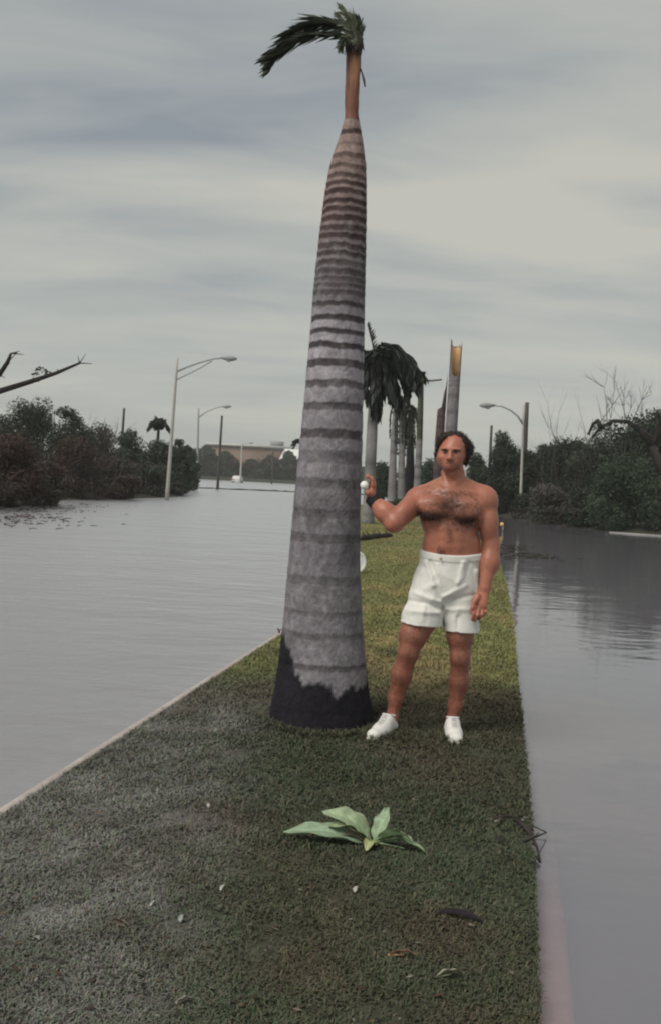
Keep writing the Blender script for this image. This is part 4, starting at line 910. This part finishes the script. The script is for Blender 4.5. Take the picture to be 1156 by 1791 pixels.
    Af.ell(B(648, 862, -.075), (.02, .028, .026), .015)
    shl, ell_, wrl = B(848, 876, .01), B(858, 957, -.01), B(847, 1028, -.085)
    Af.cap(shl, ell_, .062, .05, .03); Af.ell(B(849, 876, .01), (.07, .075, .075), .03); Af.ell(B(853, 916, -.03), (.052, .046, .085), .03); Af.ell(B(855, 912, .035), (.052, .045, .09), .03)
    Af.cap(ell_, ell_ + (wrl - ell_) * .4, .048, .052, .025); Af.cap(ell_ + (wrl - ell_) * .35, wrl, .052, .032, .03); Af.ell(B(857, 982, -.03), (.054, .05, .07), .03)
    Af.cap(B(846, 1030, -.085), B(839, 1058, -.115), .031, .040, .02, fl=(Yv + np.array([.35, 0, .1]), .55))
    Af.ell(B(834, 1046, -.118), (.018, .02, .028), .015)
    Af.chain([B(835, 1042, -.115), B(829, 1052, -.14), B(825.5, 1063, -.148), B(824, 1071, -.146)], [.016, .0135, .0115, .009], .008)
    for a, b, c, r_ in (((831, 1060, -.135), (828, 1073, -.15), (825, 1084, -.145), .0108), ((836.5, 1062, -.13), (834.5, 1076, -.15), (829.5, 1086, -.14), .0112), ((842.5, 1062, -.12), (842, 1075, -.142), (836.5, 1083, -.132), .0108), ((848, 1060, -.107), (848.5, 1070, -.128), (844, 1077, -.12), .0098)):
        Af.chain([B(*a), B(*b), B(*c)], [r_, r_ * .95, r_ * .75], .006)
    zc_ = (Tf.lo[2] + Tf.h * np.arange(Tf.n[2])); k = (.006 + .042 * smooth(B(790, 925)[2], B(790, 868)[2], zc_)).astype(np.float32)[None, None]
    Tsave = Tf.F.copy(); A_, D_ = Tf.F, Af.F; h = np.clip(.5 + .5 * (A_ - D_) / k, 0, 1); Tf.F = A_ + (D_ - A_) * h - k * h * (1 - h)
    V, Q = Tf.mesh(); px, py = proj(V)
    front = V[:, 1] < MY - .02
    c = np.tile(np.array([.37, .142, .09]), (len(V), 1)) * (.86 + .28 * fbm(V, 9, 1))[:, None]
    red = fbm(V, 4, 2); c = c * np.stack([1 + .1 * (red - .5), 1 - .12 * (red - .5), 1 - .1 * (red - .5)], 1)
    def blend(mask, col, amt):
        m_ = np.clip(mask * amt, 0, 1)[:, None]; c[:] = c + (np.array(col) - c) * m_
    def bl(x, y, rx, ry): return np.exp(-((px - x) / rx) ** 2 - ((py - y) / ry) ** 2) * front
    nf = fbm(V, 45, 4); nn = smooth(.3, .7, .5 * nf + .5 * fbm(V, 140, 6))
    hair = np.maximum.reduce([.9 * bl(786, 882, 32, 25), 1.0 * bl(755, 900, 24, 9), 1.0 * bl(810, 911, 27, 10), .5 * bl(787, 930, 5, 26), .5 * bl(771, 970, 7, 12)]) * (V[:, 2] > .8)  # chest hair; the two lower crescents also paint in under-pec shade
    torso = (px > 728) & (px < 836) & (py > 845) & (py < 985)
    blend(hair * torso * (.55 + .6 * nn), (.06, .03, .025), .8)
    blend(np.maximum(bl(753, 899, 3, 2.5), bl(821, 908, 3, 2.5)) * torso, (.16, .06, .05), .9)
    head = (py < 836) & (px > 755) & (px < 825) & (V[:, 2] > 1.4)
    for x, y, a in ((776, 785.6, -.03), (797.5, 786.6, .03)): blend(np.exp(-((px - x) / 6.8) ** 4 - ((py - y - .9 - a * (px - x)) / 1.7) ** 4) * front * head, (.02, .012, .01), .97)
    for x, y in ((777.5, 790.5), (796.5, 791.5)):
        blend(np.exp(-((px - x) / 4.2) ** 4 - ((py - y) / 1.6) ** 4) * front * head, (.30, .24, .22), .7); blend(np.exp(-((px - x) / 1.7) ** 4 - ((py - y) / 1.6) ** 4) * front * head, (.02, .014, .012), .95)
        blend(np.exp(-((px - x) / 5) ** 4 - ((py - y + 1.8) / .8) ** 4) * front * head, (.05, .025, .02), .8)
    blend(np.exp(-((px - 785) / 7.5) ** 4 - ((py - 811) / 3.6) ** 4) * front * head, (.30, .10, .085), .6); blend(np.exp(-((px - 785) / 7) ** 4 - ((py - 811.1) / .8) ** 2) * front * head, (.1, .035, .03), .8)
    blend(np.maximum(bl(774, 816, 10, 7), bl(797, 818, 12, 8)) * head + bl(785, 821, 9, 5) * head + .5 * bl(785, 806.5, 7, 2) * head, (.20, .095, .075), .5)      # stubble
    blend(bl(786, 800, 6, 5) * head, (.46, .17, .12), .5)
    leg = (py > 1080); blend(leg * (.35 + .65 * smooth(.35, .65, fbm(V, 130, 5))), (.15, .06, .045), .6)  # leg hair mottling that also paints in the dimmer light on the legs
    blend(((px < 700) & (py > 860) & (py < 935)) * smooth(.45, .65, nf), (.2, .09, .065), .25)
    body = mesh_obj('body', V, Q, c, M_SKIN, man)
    g = np.random.default_rng(33); ctr2 = B(787, 900, .05); mb = MB()
    def strands(w, n_, l0, col):
        w = w / w.sum(); ids = g.choice(len(V), n_, p=w)
        for i in ids:
            p = V[i]; ax_ = np.array([ctr2[0], ctr2[1], p[2]]) if p[2] > .9 else np.array([(legR if p[0] < B(770, 1150)[0] else legL)[3][0], MY, p[2]])
            o = p - ax_; o /= np.linalg.norm(o) + 1e-9; tt = np.array([g.normal() * .8, g.normal() * .3, -1.0]); l = l0 * (.6 + .8 * g.random())
            mb.tube([p - o * .001, p + o * .004 + tt * l * .4, p + o * .003 + tt * l * .8 + g.normal(size=3) * l * .25], [.00065, .0006, .0003], np.array(col) * (.6 + .8 * g.random()), 3, False)
    strands(hair * torso + 1e-9 * 0, 2300, .015, (.06, .034, .027)); strands((leg & (py < 1255)) * 1.0 * (np.abs(V[:, 1] - MY) < .3), 900, .011, (.09, .05, .038))
    kind(mb.build('body_hair', M_HAIR, body), 'stuff')
    for x, y in ((777.5, 790.6), (796.5, 791.6)):
        eb = MB(); ce_ = B(x, y, -.0915); eb.ball((0, 0, 0), (.0135, .0125, .0045), (.27, .235, .215), 20, 14); vv = eb.v[0]; a_ = np.hypot(vv[:, 0] + .001, vv[:, 2]); fr2 = vv[:, 1] < 0
        eb.c[0][fr2 & (a_ < .0062)] = (.035, .022, .016); eb.v[0] = vv + ce_; eb.build('eye', M_SHOE, body)
    # hair of the head
    Hf = Field(B(748, 835, -.15), B(840, 742, .18), .0036)
    Hf.ell(B(793, 786, .028), (.086, .100, .095), .015)
    for x, y, d, r_ in ((767, 776, -.012, .019), (766, 786, .003, .018), (771, 769, -.025, .018), (777, 764, -.03, .020), (788, 763, -.035, .018), (800, 764, -.035, .022), (809, 769, -.025, .028), (815, 778, -.01, .034), (817, 789, .01, .034), (815, 799, .03, .028), (818, 784, .04, .034), (812, 808, .05, .024), (764, 795, .02, .02)):
        Hf.ell(B(x, y, d), (r_, r_, r_), .012)
    g = np.random.default_rng(9)
    for i in range(240):
        a = g.random() * 6.283; e_ = g.random() * 1.9 - .45; rr = 1.0; p = B(793, 786, .028) + np.array([.087 * math.cos(a) * math.cos(e_), .102 * math.sin(a) * math.cos(e_), .094 * math.sin(e_)])
        pxx, pyy = proj(p)
        if p[1] < MY - .02 and 768 < pxx < 806 and pyy > 762: continue
        if pyy > 812: continue
        Hf.ell(p, np.array([1, 1, 1]) * (.007 + .007 * g.random()), .006)
    # bare face: cut the cap away in front
    Hf.ell(B(789, 784.5, -.10), (.084, .088, .060), .008, 'sub'); Hf.ell(B(785, 794, -.085), (.074, .085, .07), .008, 'sub'); Hf.ell(B(786, 812, -.05), (.078, .09, .075), .008, 'sub'); Hf.cap(B(800, 845, .03), B(790, 822, .03), .1, .085, .006, 'sub')
    Hf.chain([B(769, 768, -.005), B(776, 762, -.02), B(786, 759.5, -.028), B(797, 760, -.028), B(806, 765, -.02), B(811, 771, -.01)], [.014, .013, .012, .013, .016, .018], .01)
    V, Q = Hf.mesh(); V += (vnoise(V, 160, 3)[:, None] - .5) * .006
    cc = np.array([.026, .017, .014]) * (.5 + 1.0 * fbm(V, 70, 8))[:, None]
    hr = mesh_obj('hair', V, Q, cc, M_HAIR, man)
    mb = MB(); idx_ = g.choice(len(V), 1300)
    ctr_ = B(793, 790, .03)
    for i in idx_:
        p = V[i]; o = p - ctr_; o /= np.linalg.norm(o); tt = np.cross(o, g.normal(size=3)); tt /= np.linalg.norm(tt); l = .008 + .012 * g.random()
        mb.tube([p - o * .003, p + o * l * .5 + tt * l * .2, p + o * l * .6 + tt * l * .9], [.0013, .0011, .0005], np.array([.034, .021, .016]) * (.5 + g.random()), 3, False)
    kind(mb.build('curls', M_HAIR, hr), 'stuff')
    # shorts
    Sf = Field(Tf.lo + H * np.round((B(685, 1125, -.28) - Tf.lo) / H), B(865, 945, .26), H)
    Sf.cap(B(787, 972, 0), B(780, 1022, .0), .160, .176, .03, fl=(Yv, .8))
    Sf.cap(B(754, 1012, -.015), B(737, 1098, -.055), .108, .125, .02); Sf.cap(B(801, 1015, .0), B(808, 1118, -.035), .112, .108, .012)
    Sf.ell(B(780, 1015, .03), (.17, .14, .11), .04)
    # cloth lies over the hips: at least 12 mm outside the body
    o_ = np.round((Sf.lo - Tf.lo) / H).astype(int); sl = tuple(slice(max(o_[i], 0), min(o_[i] + Sf.n[i], Tf.n[i])) for i in range(3)); tl = tuple(slice(sl[i].start - o_[i], sl[i].stop - o_[i]) for i in range(3))
    A_ = Sf.F[tl]; D_ = Tsave[sl] - .013; h = np.clip(.5 + .5 * (A_ - D_) / .03, 0, 1); Sf.F[tl] = A_ + (D_ - A_) * h - .03 * h * (1 - h)
    # hems and waist are cut flat and hollowed out
    ii = np.stack(np.meshgrid(*[Sf.lo[i] + Sf.h * np.arange(Sf.n[i]) for i in range(3)], indexing='ij'), -1); pxs, pys = proj(ii)
    hemy = np.where(pxs < 775, 1084 + (pxs - 700) * .06, np.interp(pxs, [775, 785, 800, 820, 842], [1088, 1098, 1103, 1104, 1102])); split = 776
    zref = B(737, 1086)[2]; hem_z = at(760, 1086, MY)[2] + 0 * pxs
    hz_ = np.where(ii[..., 0] < B(775, 1080)[0], B(737, 1086.5)[2] + .03 * (B(737, 0)[0] - ii[..., 0]) * 2, B(808, 1103)[2] + .1 * np.maximum(0, B(795, 0)[0] - ii[..., 0]))
    cut = np.maximum(hz_ - ii[..., 2], ii[..., 2] - (B(787, 963)[2] + .16 * (ii[..., 1] - MY)))
    Sf.F = np.maximum(Sf.F, cut.astype(np.float32))
    fold = np.zeros(Sf.n); frm = smooth(MY + .02, MY - .05, ii[..., 1])
    for x0_, y0_, x1_, y1_, w_, a_ in ((770, 1054, 722, 1036, 4.5, .011), (771, 1062, 716, 1050, 4, -.010), (770, 1072, 712, 1068, 5, .010), (776, 1044, 815, 1024, 4.5, .010), (778, 1052, 826, 1040, 4, -.010), (780, 1066, 830, 1066, 5, .008), (744, 984, 757, 1024, 4, .009), (752, 982, 764, 1014, 3, -.008), (764, 988, 770, 1026, 4, .006), (810, 985, 802, 1018, 4, .009), (820, 984, 813, 1012, 3, -.008),
            (834, 1000, 838, 1070, 5, .010), (712, 1020, 704, 1076, 4, .008), (772, 1056, 775, 1096, 3, -.010), (742, 1060, 738, 1086, 4, .006), (800, 1080, 799, 1104, 4, -.008), (757, 1024, 742, 1030, 6, .007), (800, 1020, 812, 1006, 5, .006), (725, 1000, 716, 1030, 4, -.007)):
        L2 = (x1_ - x0_) ** 2 + (y1_ - y0_) ** 2; t_ = np.clip(((pxs - x0_) * (x1_ - x0_) + (pys - y0_) * (y1_ - y0_)) / L2, 0, 1); d2 = (pxs - x0_ - t_ * (x1_ - x0_)) ** 2 + (pys - y0_ - t_ * (y1_ - y0_)) ** 2
        fold += a_ * np.exp(-d2 / (w_ * w_)) * (1 - .6 * t_)
    band = ii[..., 2] - (B(787, 963)[2] + .16 * (ii[..., 1] - MY)) + .038; Sf.F += (.0045 * smooth(.002, -.004, band)).astype(np.float32)
    Sf.F -= (fold * 1.45 * frm).astype(np.float32)
    crs = (fbm(ii, 9, 60, 2) - .5) * .012 + (np.abs(fbm(ii * np.array([1, 1, .55]), 13, 66, 2) - .5) - .12) * .026
    Sf.F += (crs * (1 - smooth(B(787, 990)[2], B(787, 975)[2], ii[..., 2])) * (.25 + .75 * smooth(.01, .09, ii[..., 2] - hz_))).astype(np.float32)
    Sf.cap(B(734, 1110, -.06), B(740, 1070, -.05), .104, .09, .006, 'sub'); Sf.cap(B(807, 1125, -.035), B(805, 1088, -.03), .092, .085, .006, 'sub')
    Sf.cap(B(787, 955, 0), B(787, 962, 0), .146, .146, .004, 'sub', fl=(Yv, .79))
    Sf.F = np.maximum(Sf.F, cut.astype(np.float32))
    cut2 = np.maximum(hz_ + .05 - ii[..., 2], ii[..., 2] - (B(787, 963)[2] + .16 * (ii[..., 1] - MY)))
    Sf.F[tl] = np.minimum(Sf.F[tl], np.maximum(Tsave[sl] - .006, cut2[tl]).astype(np.float32))
    V, Q = Sf.mesh(); px, py = proj(V)
    c = np.tile(np.array([.70, .69, .64]), (len(V), 1)) * (.96 + .06 * fbm(V, 20, 3))[:, None]
    sh_ = mesh_obj('shorts', V, Q, c, M_CLOTH, man)
    mb = MB(); p = B(770, 977, -.14); mb.ball(p, (.009, .004, .009), (.42, .36, .28), 12, 6); mb.build('button', M_PLAIN, sh_)
    # waistband and the stitched fly
    wb = MB(); n = 64; P = []
    ce = B(787, 970, 0)
    # wristband
    mb = MB(); a, b = wr + (el - wr) * -.05, wr + (el - wr) * .24; mb.tube([a, a + (b - a) * .1, a + (b - a) * .5, a + (b - a) * .9, b], [.036, .0395, .041, .0425, .040], (.018, .017, .02), 24); mb.build('wristband', M_BAND, man)
    # sneakers
    def shoe(heel, toe, toe_out):
        h0, t0 = np.array(heel), np.array(toe); d = t0 - h0; d[2] = 0; Ln = np.linalg.norm(d); d /= Ln; s = np.array([-d[1], d[0], 0.]); up = np.array([0, 0, 1.])
        f = lambda a, b, z: h0 + d * a * Ln + s * b + up * z
        lo_, hi_ = np.minimum(h0, t0) - .12, np.maximum(h0, t0) + .12; lo_[2] = -.01; hi_[2] = .17
        Sh = Field(lo_, hi_, .0036)
        Sh.cap(f(.14, 0, .045), f(.55, 0, .043), .038, .043, .03); Sh.cap(f(.5, 0, .04), f(.84, 0, .036), .046, .042, .03, fl=(up, .85)); Sh.cap(f(.22, 0, .05), f(.34, 0, .098), .042, .036, .03); Sh.cap(f(.3, 0, .085), f(.62, 0, .052), .036, .034, .03)
        Sh.ell(f(.4, 0, .1), (.012, .012, .02), .01)
        Sh.ell(f(.26, 0, .125), (.034, .034, .03), .008, 'sub')
        ii_ = np.stack(np.meshgrid(*[Sh.lo[i] + Sh.h * np.arange(Sh.n[i]) for i in range(3)], indexing='ij'), -1); Sh.F = np.maximum(Sh.F, (.018 - ii_[..., 2]).astype(np.float32))
        V, Q = Sh.mesh(); c = np.tile(np.array([.74, .73, .69]), (len(V), 1)); q = (V - h0); al = q @ d / Ln; bs = q @ s
        ton = np.exp(-((al - .5) / .17) ** 4 - (bs / .017) ** 4) * (V[:, 2] > .05); c = c + (np.array([.3, .29, .29]) - c) * (ton * .85)[:, None]; c *= (.86 + .2 * fbm(V, 30, 2))[:, None]; mud = smooth(.055, .02, V[:, 2]) * smooth(.45, .62, fbm(V, 24, 7)); c = c + (np.array([.2, .17, .13]) - c) * (mud * .6)[:, None]
        so = mesh_obj('shoe', V, Q, c, M_SHOE, man)
        m2 = MB(); n = 44; ring = []
        for i in range(n):
            a = 6.2832 * i / n; x = .5 + .53 * math.cos(a); w = (.039 + .012 * smooth(.2, .75, x)) * (1 + .0) ; w *= abs(math.sin(a)) ** .75 * (1 if math.sin(a) > 0 else -1) ; ring.append((x, w))
        VV = [f(x, w, z) for z in (.002, .026, .03) for x, w in ring]; VV = np.array(VV); VV[2 * n:] = h0 + d * .5 * Ln + (VV[2 * n:] - h0 - d * .5 * Ln) * np.array([.95, .95, 1.]);
        m2.add(VV, [(j * n + i, j * n + (i + 1) % n, (j + 1) * n + (i + 1) % n, (j + 1) * n + i) for j in range(2) for i in range(n)] + [tuple(range(n))[::-1], tuple(2 * n + i for i in range(n))], (.5, .47, .42)); m2.build('sole', M_SHOE, so)
        for i in range(5):
            m3 = MB(); x = .42 + .065 * i; z = .121 - .0115 * i; m3.tube([f(x, -.022, z - .018), f(x + .01, -.008, z), f(x + .012, .008, z), f(x, .022, z - .018)], .0035, (.8, .79, .76), 5); m3.build('lace', M_CLOTH, so)
        # rolled sock edge
        m4 = MB(); c0 = f(.27, 0, .122); m4.tube([c0 + .036 * (math.cos(a) * d + math.sin(a) * s) + np.array([0, 0, .008 * math.cos(a)]) for a in np.linspace(0, 6.2832, 25)], .005, (.76, .75, .72), 6, False); m4.build('sock', M_CLOTH, so)
    shoe(gr(689, 1281), gr(646, 1299), -1); shoe(gr(786, 1284), gr(798, 1307), 1)
    # the white ball in the fist: held, so a thing of its own
    bl_ = MB(); p = B(637, 848.5, -.085); V = []
    bl_.ball((0, 0, 0), .0245, (.8, .79, .74), 28, 18)
    o = bl_.build('ball', M_PLAIN, None); o.location = p; tag(o, 'small white ball held in the fist of the man against the trunk', 'ball')
build_man()

# ------------------------------------------------------------------ small things on the near grass
def leaf_blade(base, tip, width, arch, col, wav=.08, seed=0, droop=0, tw=0.0, round_=1.0):
    g = np.random.default_rng(seed); b, t = np.asarray(base), np.asarray(tip); d = t - b; Ln = np.linalg.norm(d); d = d / Ln
    s = np.cross(d, [0, 0, 1.]); s /= np.linalg.norm(s); up = np.cross(s, d); s = s * math.cos(tw) + up * math.sin(tw); up = np.cross(s, d); nu, nv = 17, 9; V = []; C = []
    for i in range(nu):
        u = i / (nu - 1); w = width * max(.05, math.sin(math.pi * min(1, (u * .93 + .07)) ** round_) ** .7) * (1 + wav * math.sin(u * 19 + seed)); 
        if u < .14: w *= .25 + .75 * u / .14
        for j in range(nv):
            v = j / (nv - 1) * 2 - 1; rip = .12 * width * math.sin(u * 15 + 3 * v + seed) * abs(v)
            p = b + d * u * Ln + s * v * w + up * (arch * math.sin(math.pi * u) + .28 * w * abs(v) ** 1.2 + rip - droop * u * u); V.append(p)
            rib = 1.28 if abs(v) < .13 else (1.08 if (i % 3 == 0) else 1); C.append((np.array(col) * rib if not (abs(v) > .8 and math.sin(u * 23 + seed * 2 + v) > .5) else np.array((.24, .2, .11))) * (.8 + .4 * g.random()))
    V = np.array(V); V[:, 2] = np.maximum(V[:, 2], .006)
    Fc = [(i * nv + j, i * nv + j + 1, (i + 1) * nv + j + 1, (i + 1) * nv + j) for i in range(nu - 1) for j in range(nv - 1)]
    k = len(V); Vb = V.copy(); Vb -= up * .0015; Fc += [tuple(k + q for q in f[::-1]) for f in Fc]
    mb = MB(); mb.add(np.vstack([V, Vb]), Fc, np.array(C + C)); mb.tube([b, b + d * Ln * .3, b + d * Ln * .55], [.004, .003, .0015], np.array(col) * 1.4, 6); return mb
pc = gr(652, 1486); t = thing('broad_leaf_plant', 'pale green broad-leaved plant sprawling on the dark grass in the foreground', 'plant', pc)
LGF = 1.45; LG = (.19, .29, .145)
c0 = pc + np.array([0, 0, .03])
for i, (px, py, z, w, ar, cl, sx, sy, dr, tw) in enumerate(((496, 1454, .05, .034, .03, (.17, .27, .15), -.02, .0, .0, .35), (563, 1419, .13, .036, .045, (.21, .31, .16), -.01, .02, 0, .5), (575, 1447, .08, .034, .05, (.19, .29, .14), -.02, .01, 0, .2), (680, 1411, .165, .027, .0, (.22, .34, .19), .005, .015, 0, -.35), (744, 1492, .025, .028, .03, (.2, .31, .165), .02, 0, 0, .2), (722, 1471, .075, .03, .03, (.21, .32, .17), .015, .015, 0, .55), (570, 1471, .02, .014, .035, (.18, .17, .1), -.02, -.01, 0, .1), (640, 1488, .03, .02, .02, (.24, .3, .12), 0, -.01, 0, 0))):
    leaf_blade(c0 + np.array([sx, sy, 0]), gr(px, py, z), w * 1.3, ar, np.array(cl) * np.array([1.6, 1.35, 1.6]), .06, i, dr, tw, .85 if i != 3 else 1.0).build('leaf', M_PLANT, t)
mb = MB(); mb.ball(c0 + np.array([0, 0, -.012]), (.02, .02, .022), (.28, .33, .13), 10, 7, .2); mb.build('stem', M_PLANT, t)
mb = MB(); mb.tube([c0, gr(720, 1482, .02), gr(775, 1476, .012)], [.003, .002, .001], (.22, .2, .13), 5); mb.build('stalk', M_PLANT, t)

def fallen_leaf(label, px, py, ln, wd, ang, col, seed, grp='pale scraps and dead leaves on the grass'):
    p = gr(px, py, .02); d = np.array([math.cos(ang), math.sin(ang), 0]) * ln / 2; o = leaf_blade(p - d, p + d + np.array([0, 0, .012]), wd / 2, ln * .12, col, .12, seed, 0, .4).build('fallen_leaf', M_PLANT, None, origin=p)
    return tag(o, label, 'leaf', grp)
for i, a in enumerate((('small pale scrap left of the fallen palm foot on the grey grass', 272, 1349, .035, .018, .2, (.42, .42, .36)), ('bright white scrap in the middle of the near left lawn', 269, 1582, .026, .012, .8, (.52, .52, .49)), ('pale scrap left of the leafy plant, right of the white scrap', 390, 1555, .03, .018, 1.2, (.42, .42, .37)), ('pale rounded dead leaf near the lower left corner', 60, 1645, .055, .03, -.7, (.33, .34, .29)),
        ('grey green dead leaf below the white scrap', 318, 1609, .03, .02, 1.5, (.3, .33, .3)), ('pair-like pale leaf near the brown patch in the lower middle', 408, 1650, .034, .022, .1, (.34, .35, .31)), ('thin straw-brown leaf left of centre in the near lawn', 208, 1616, .06, .016, -.5, (.27, .2, .13)), ('pale leaf nearest the bottom edge at left', 245, 1706, .05, .02, .1, (.3, .27, .22)),
        ('pale leaf nearest the bottom edge left of centre', 322, 1753, .045, .024, .3, (.33, .32, .28)), ('small pale scrap between kerb and white scrap on the left lawn', 326, 1408, .026, .018, .6, (.45, .42, .34)), ('small straw scrap near the left photo edge above the corner leaf', 93, 1443, .034, .016, .4, (.36, .3, .2)), ('whitish scrap below the leafy plant', 622, 1558, .03, .02, 1.3, (.45, .43, .36)),
        ('pale leaf lowest right of centre under the orange one', 785, 1708, .09, .034, .15, (.33, .33, .24)), ('orange brown dead leaf with pale tips on the near lawn', 703, 1673, .09, .026, -.1, (.42, .24, .15)), ('white-tipped scrap beside the debris at the right lawn edge', 873, 1437, .045, .02, .1, (.42, .4, .35)), ('small white scrap on the right lawn edge', 917, 1434, .03, .016, .3, (.42, .4, .36)),
        ('small greyish scrap right of the dark grass near the leafy plant tip', 365, 1411, .024, .016, 2.0, (.38, .36, .3)), ('greenish pale scrap close beside the big trunk foot at left', 432, 1278, .03, .018, .4, (.36, .4, .33)))):
    fallen_leaf(*a, seed=i)
# orange leaf's pale twig, the dark bark strip, twigs at the right kerb
p = gr(800, 1607); t = thing('bark_strip', 'dark curved strip of bark lying on the near lawn at right', 'bark', p); a, b = gr(758, 1597, .02), gr(845, 1613, .015); V = []; n = 14
for i in range(n):
    u = i / (n - 1); w = .015 * math.sin(math.pi * min(.97, u * .9 + .08)) ** .5; c_ = a + (b - a) * u + np.array([0, 0, .018 * math.sin(math.pi * u)])
    for j in range(7):
        an = math.pi * (j / 6); V.append(c_ + np.array([0, -w * math.cos(an), w * .8 * math.sin(an)]))
Fc = [(i * 7 + j, (i + 1) * 7 + j, (i + 1) * 7 + j + 1, i * 7 + j + 1) for i in range(n - 1) for j in range(6)]; mb = MB(); mb.add(V, Fc, (.022, .018, .022)); mb.build('strip', M_BARK, t)
def twig(label, pts, r, col, side=3, seed=0):
    g = np.random.default_rng(seed); P = [gr(x, y, z) for x, y, z in pts]; t = thing('twig', label, 'twig', P[0], 'twigs washed up at the right kerb'); mb = MB(); mb.tube(P, np.linspace(r, r * .4, len(P)), col, 6); mb.build('stem', M_BARK, t)
    for i in range(side):
        q = P[1 + i % (len(P) - 1)]; mb = MB(); mb.tube([q, q + np.array([g.normal() * .05, g.normal() * .05, .015 + .02 * g.random()])], [r * .5, r * .2], col, 5); mb.build('side_shoot', M_BARK, t)
twig('dark forked twig hanging over the right kerb into the water', [(905, 1436, .02), (925, 1455, .01), (938, 1480, -.02), (944, 1508, -.05)], .010, (.045, .035, .035), 4, 1)
twig('thin dark twig pointing along the water beside the forked one', [(915, 1470, .01), (935, 1464, 0), (955, 1456, -.04)], .007, (.06, .05, .05), 3, 2)
twig('dark broken stick on the grass edge with white scraps at both ends', [(862, 1432, .02), (885, 1427, .025), (912, 1430, .02)], .008, (.05, .04, .035), 3, 3)
twig('thin dark stem lying above the broken stick near the right kerb', [(826, 1396, .015), (850, 1404, .02), (874, 1412, .015)], .006, (.05, .045, .035), 3, 4)
HB = bpy.data.materials.new('damp_air'); HB.use_nodes = True; t_ = HB.node_tree; t_.nodes.clear()
o_ = t_.nodes.new('ShaderNodeOutputMaterial'); v_ = t_.nodes.new('ShaderNodeVolumePrincipled'); v_.inputs['Density'].default_value = .0008; v_.inputs['Color'].default_value = (.92, .93, .92, 1); v_.inputs['Anisotropy'].default_value = .2
t_.links.new(v_.outputs[0], o_.inputs['Volume'])
mb = MB(); mb.box((0, 340, 6.8), (1100, 800, 16.4), (1, 1, 1)); kind(mb.build('haze', HB), 'stuff')
for o in bpy.data.objects:
    if '_w' in o: del o['_w']
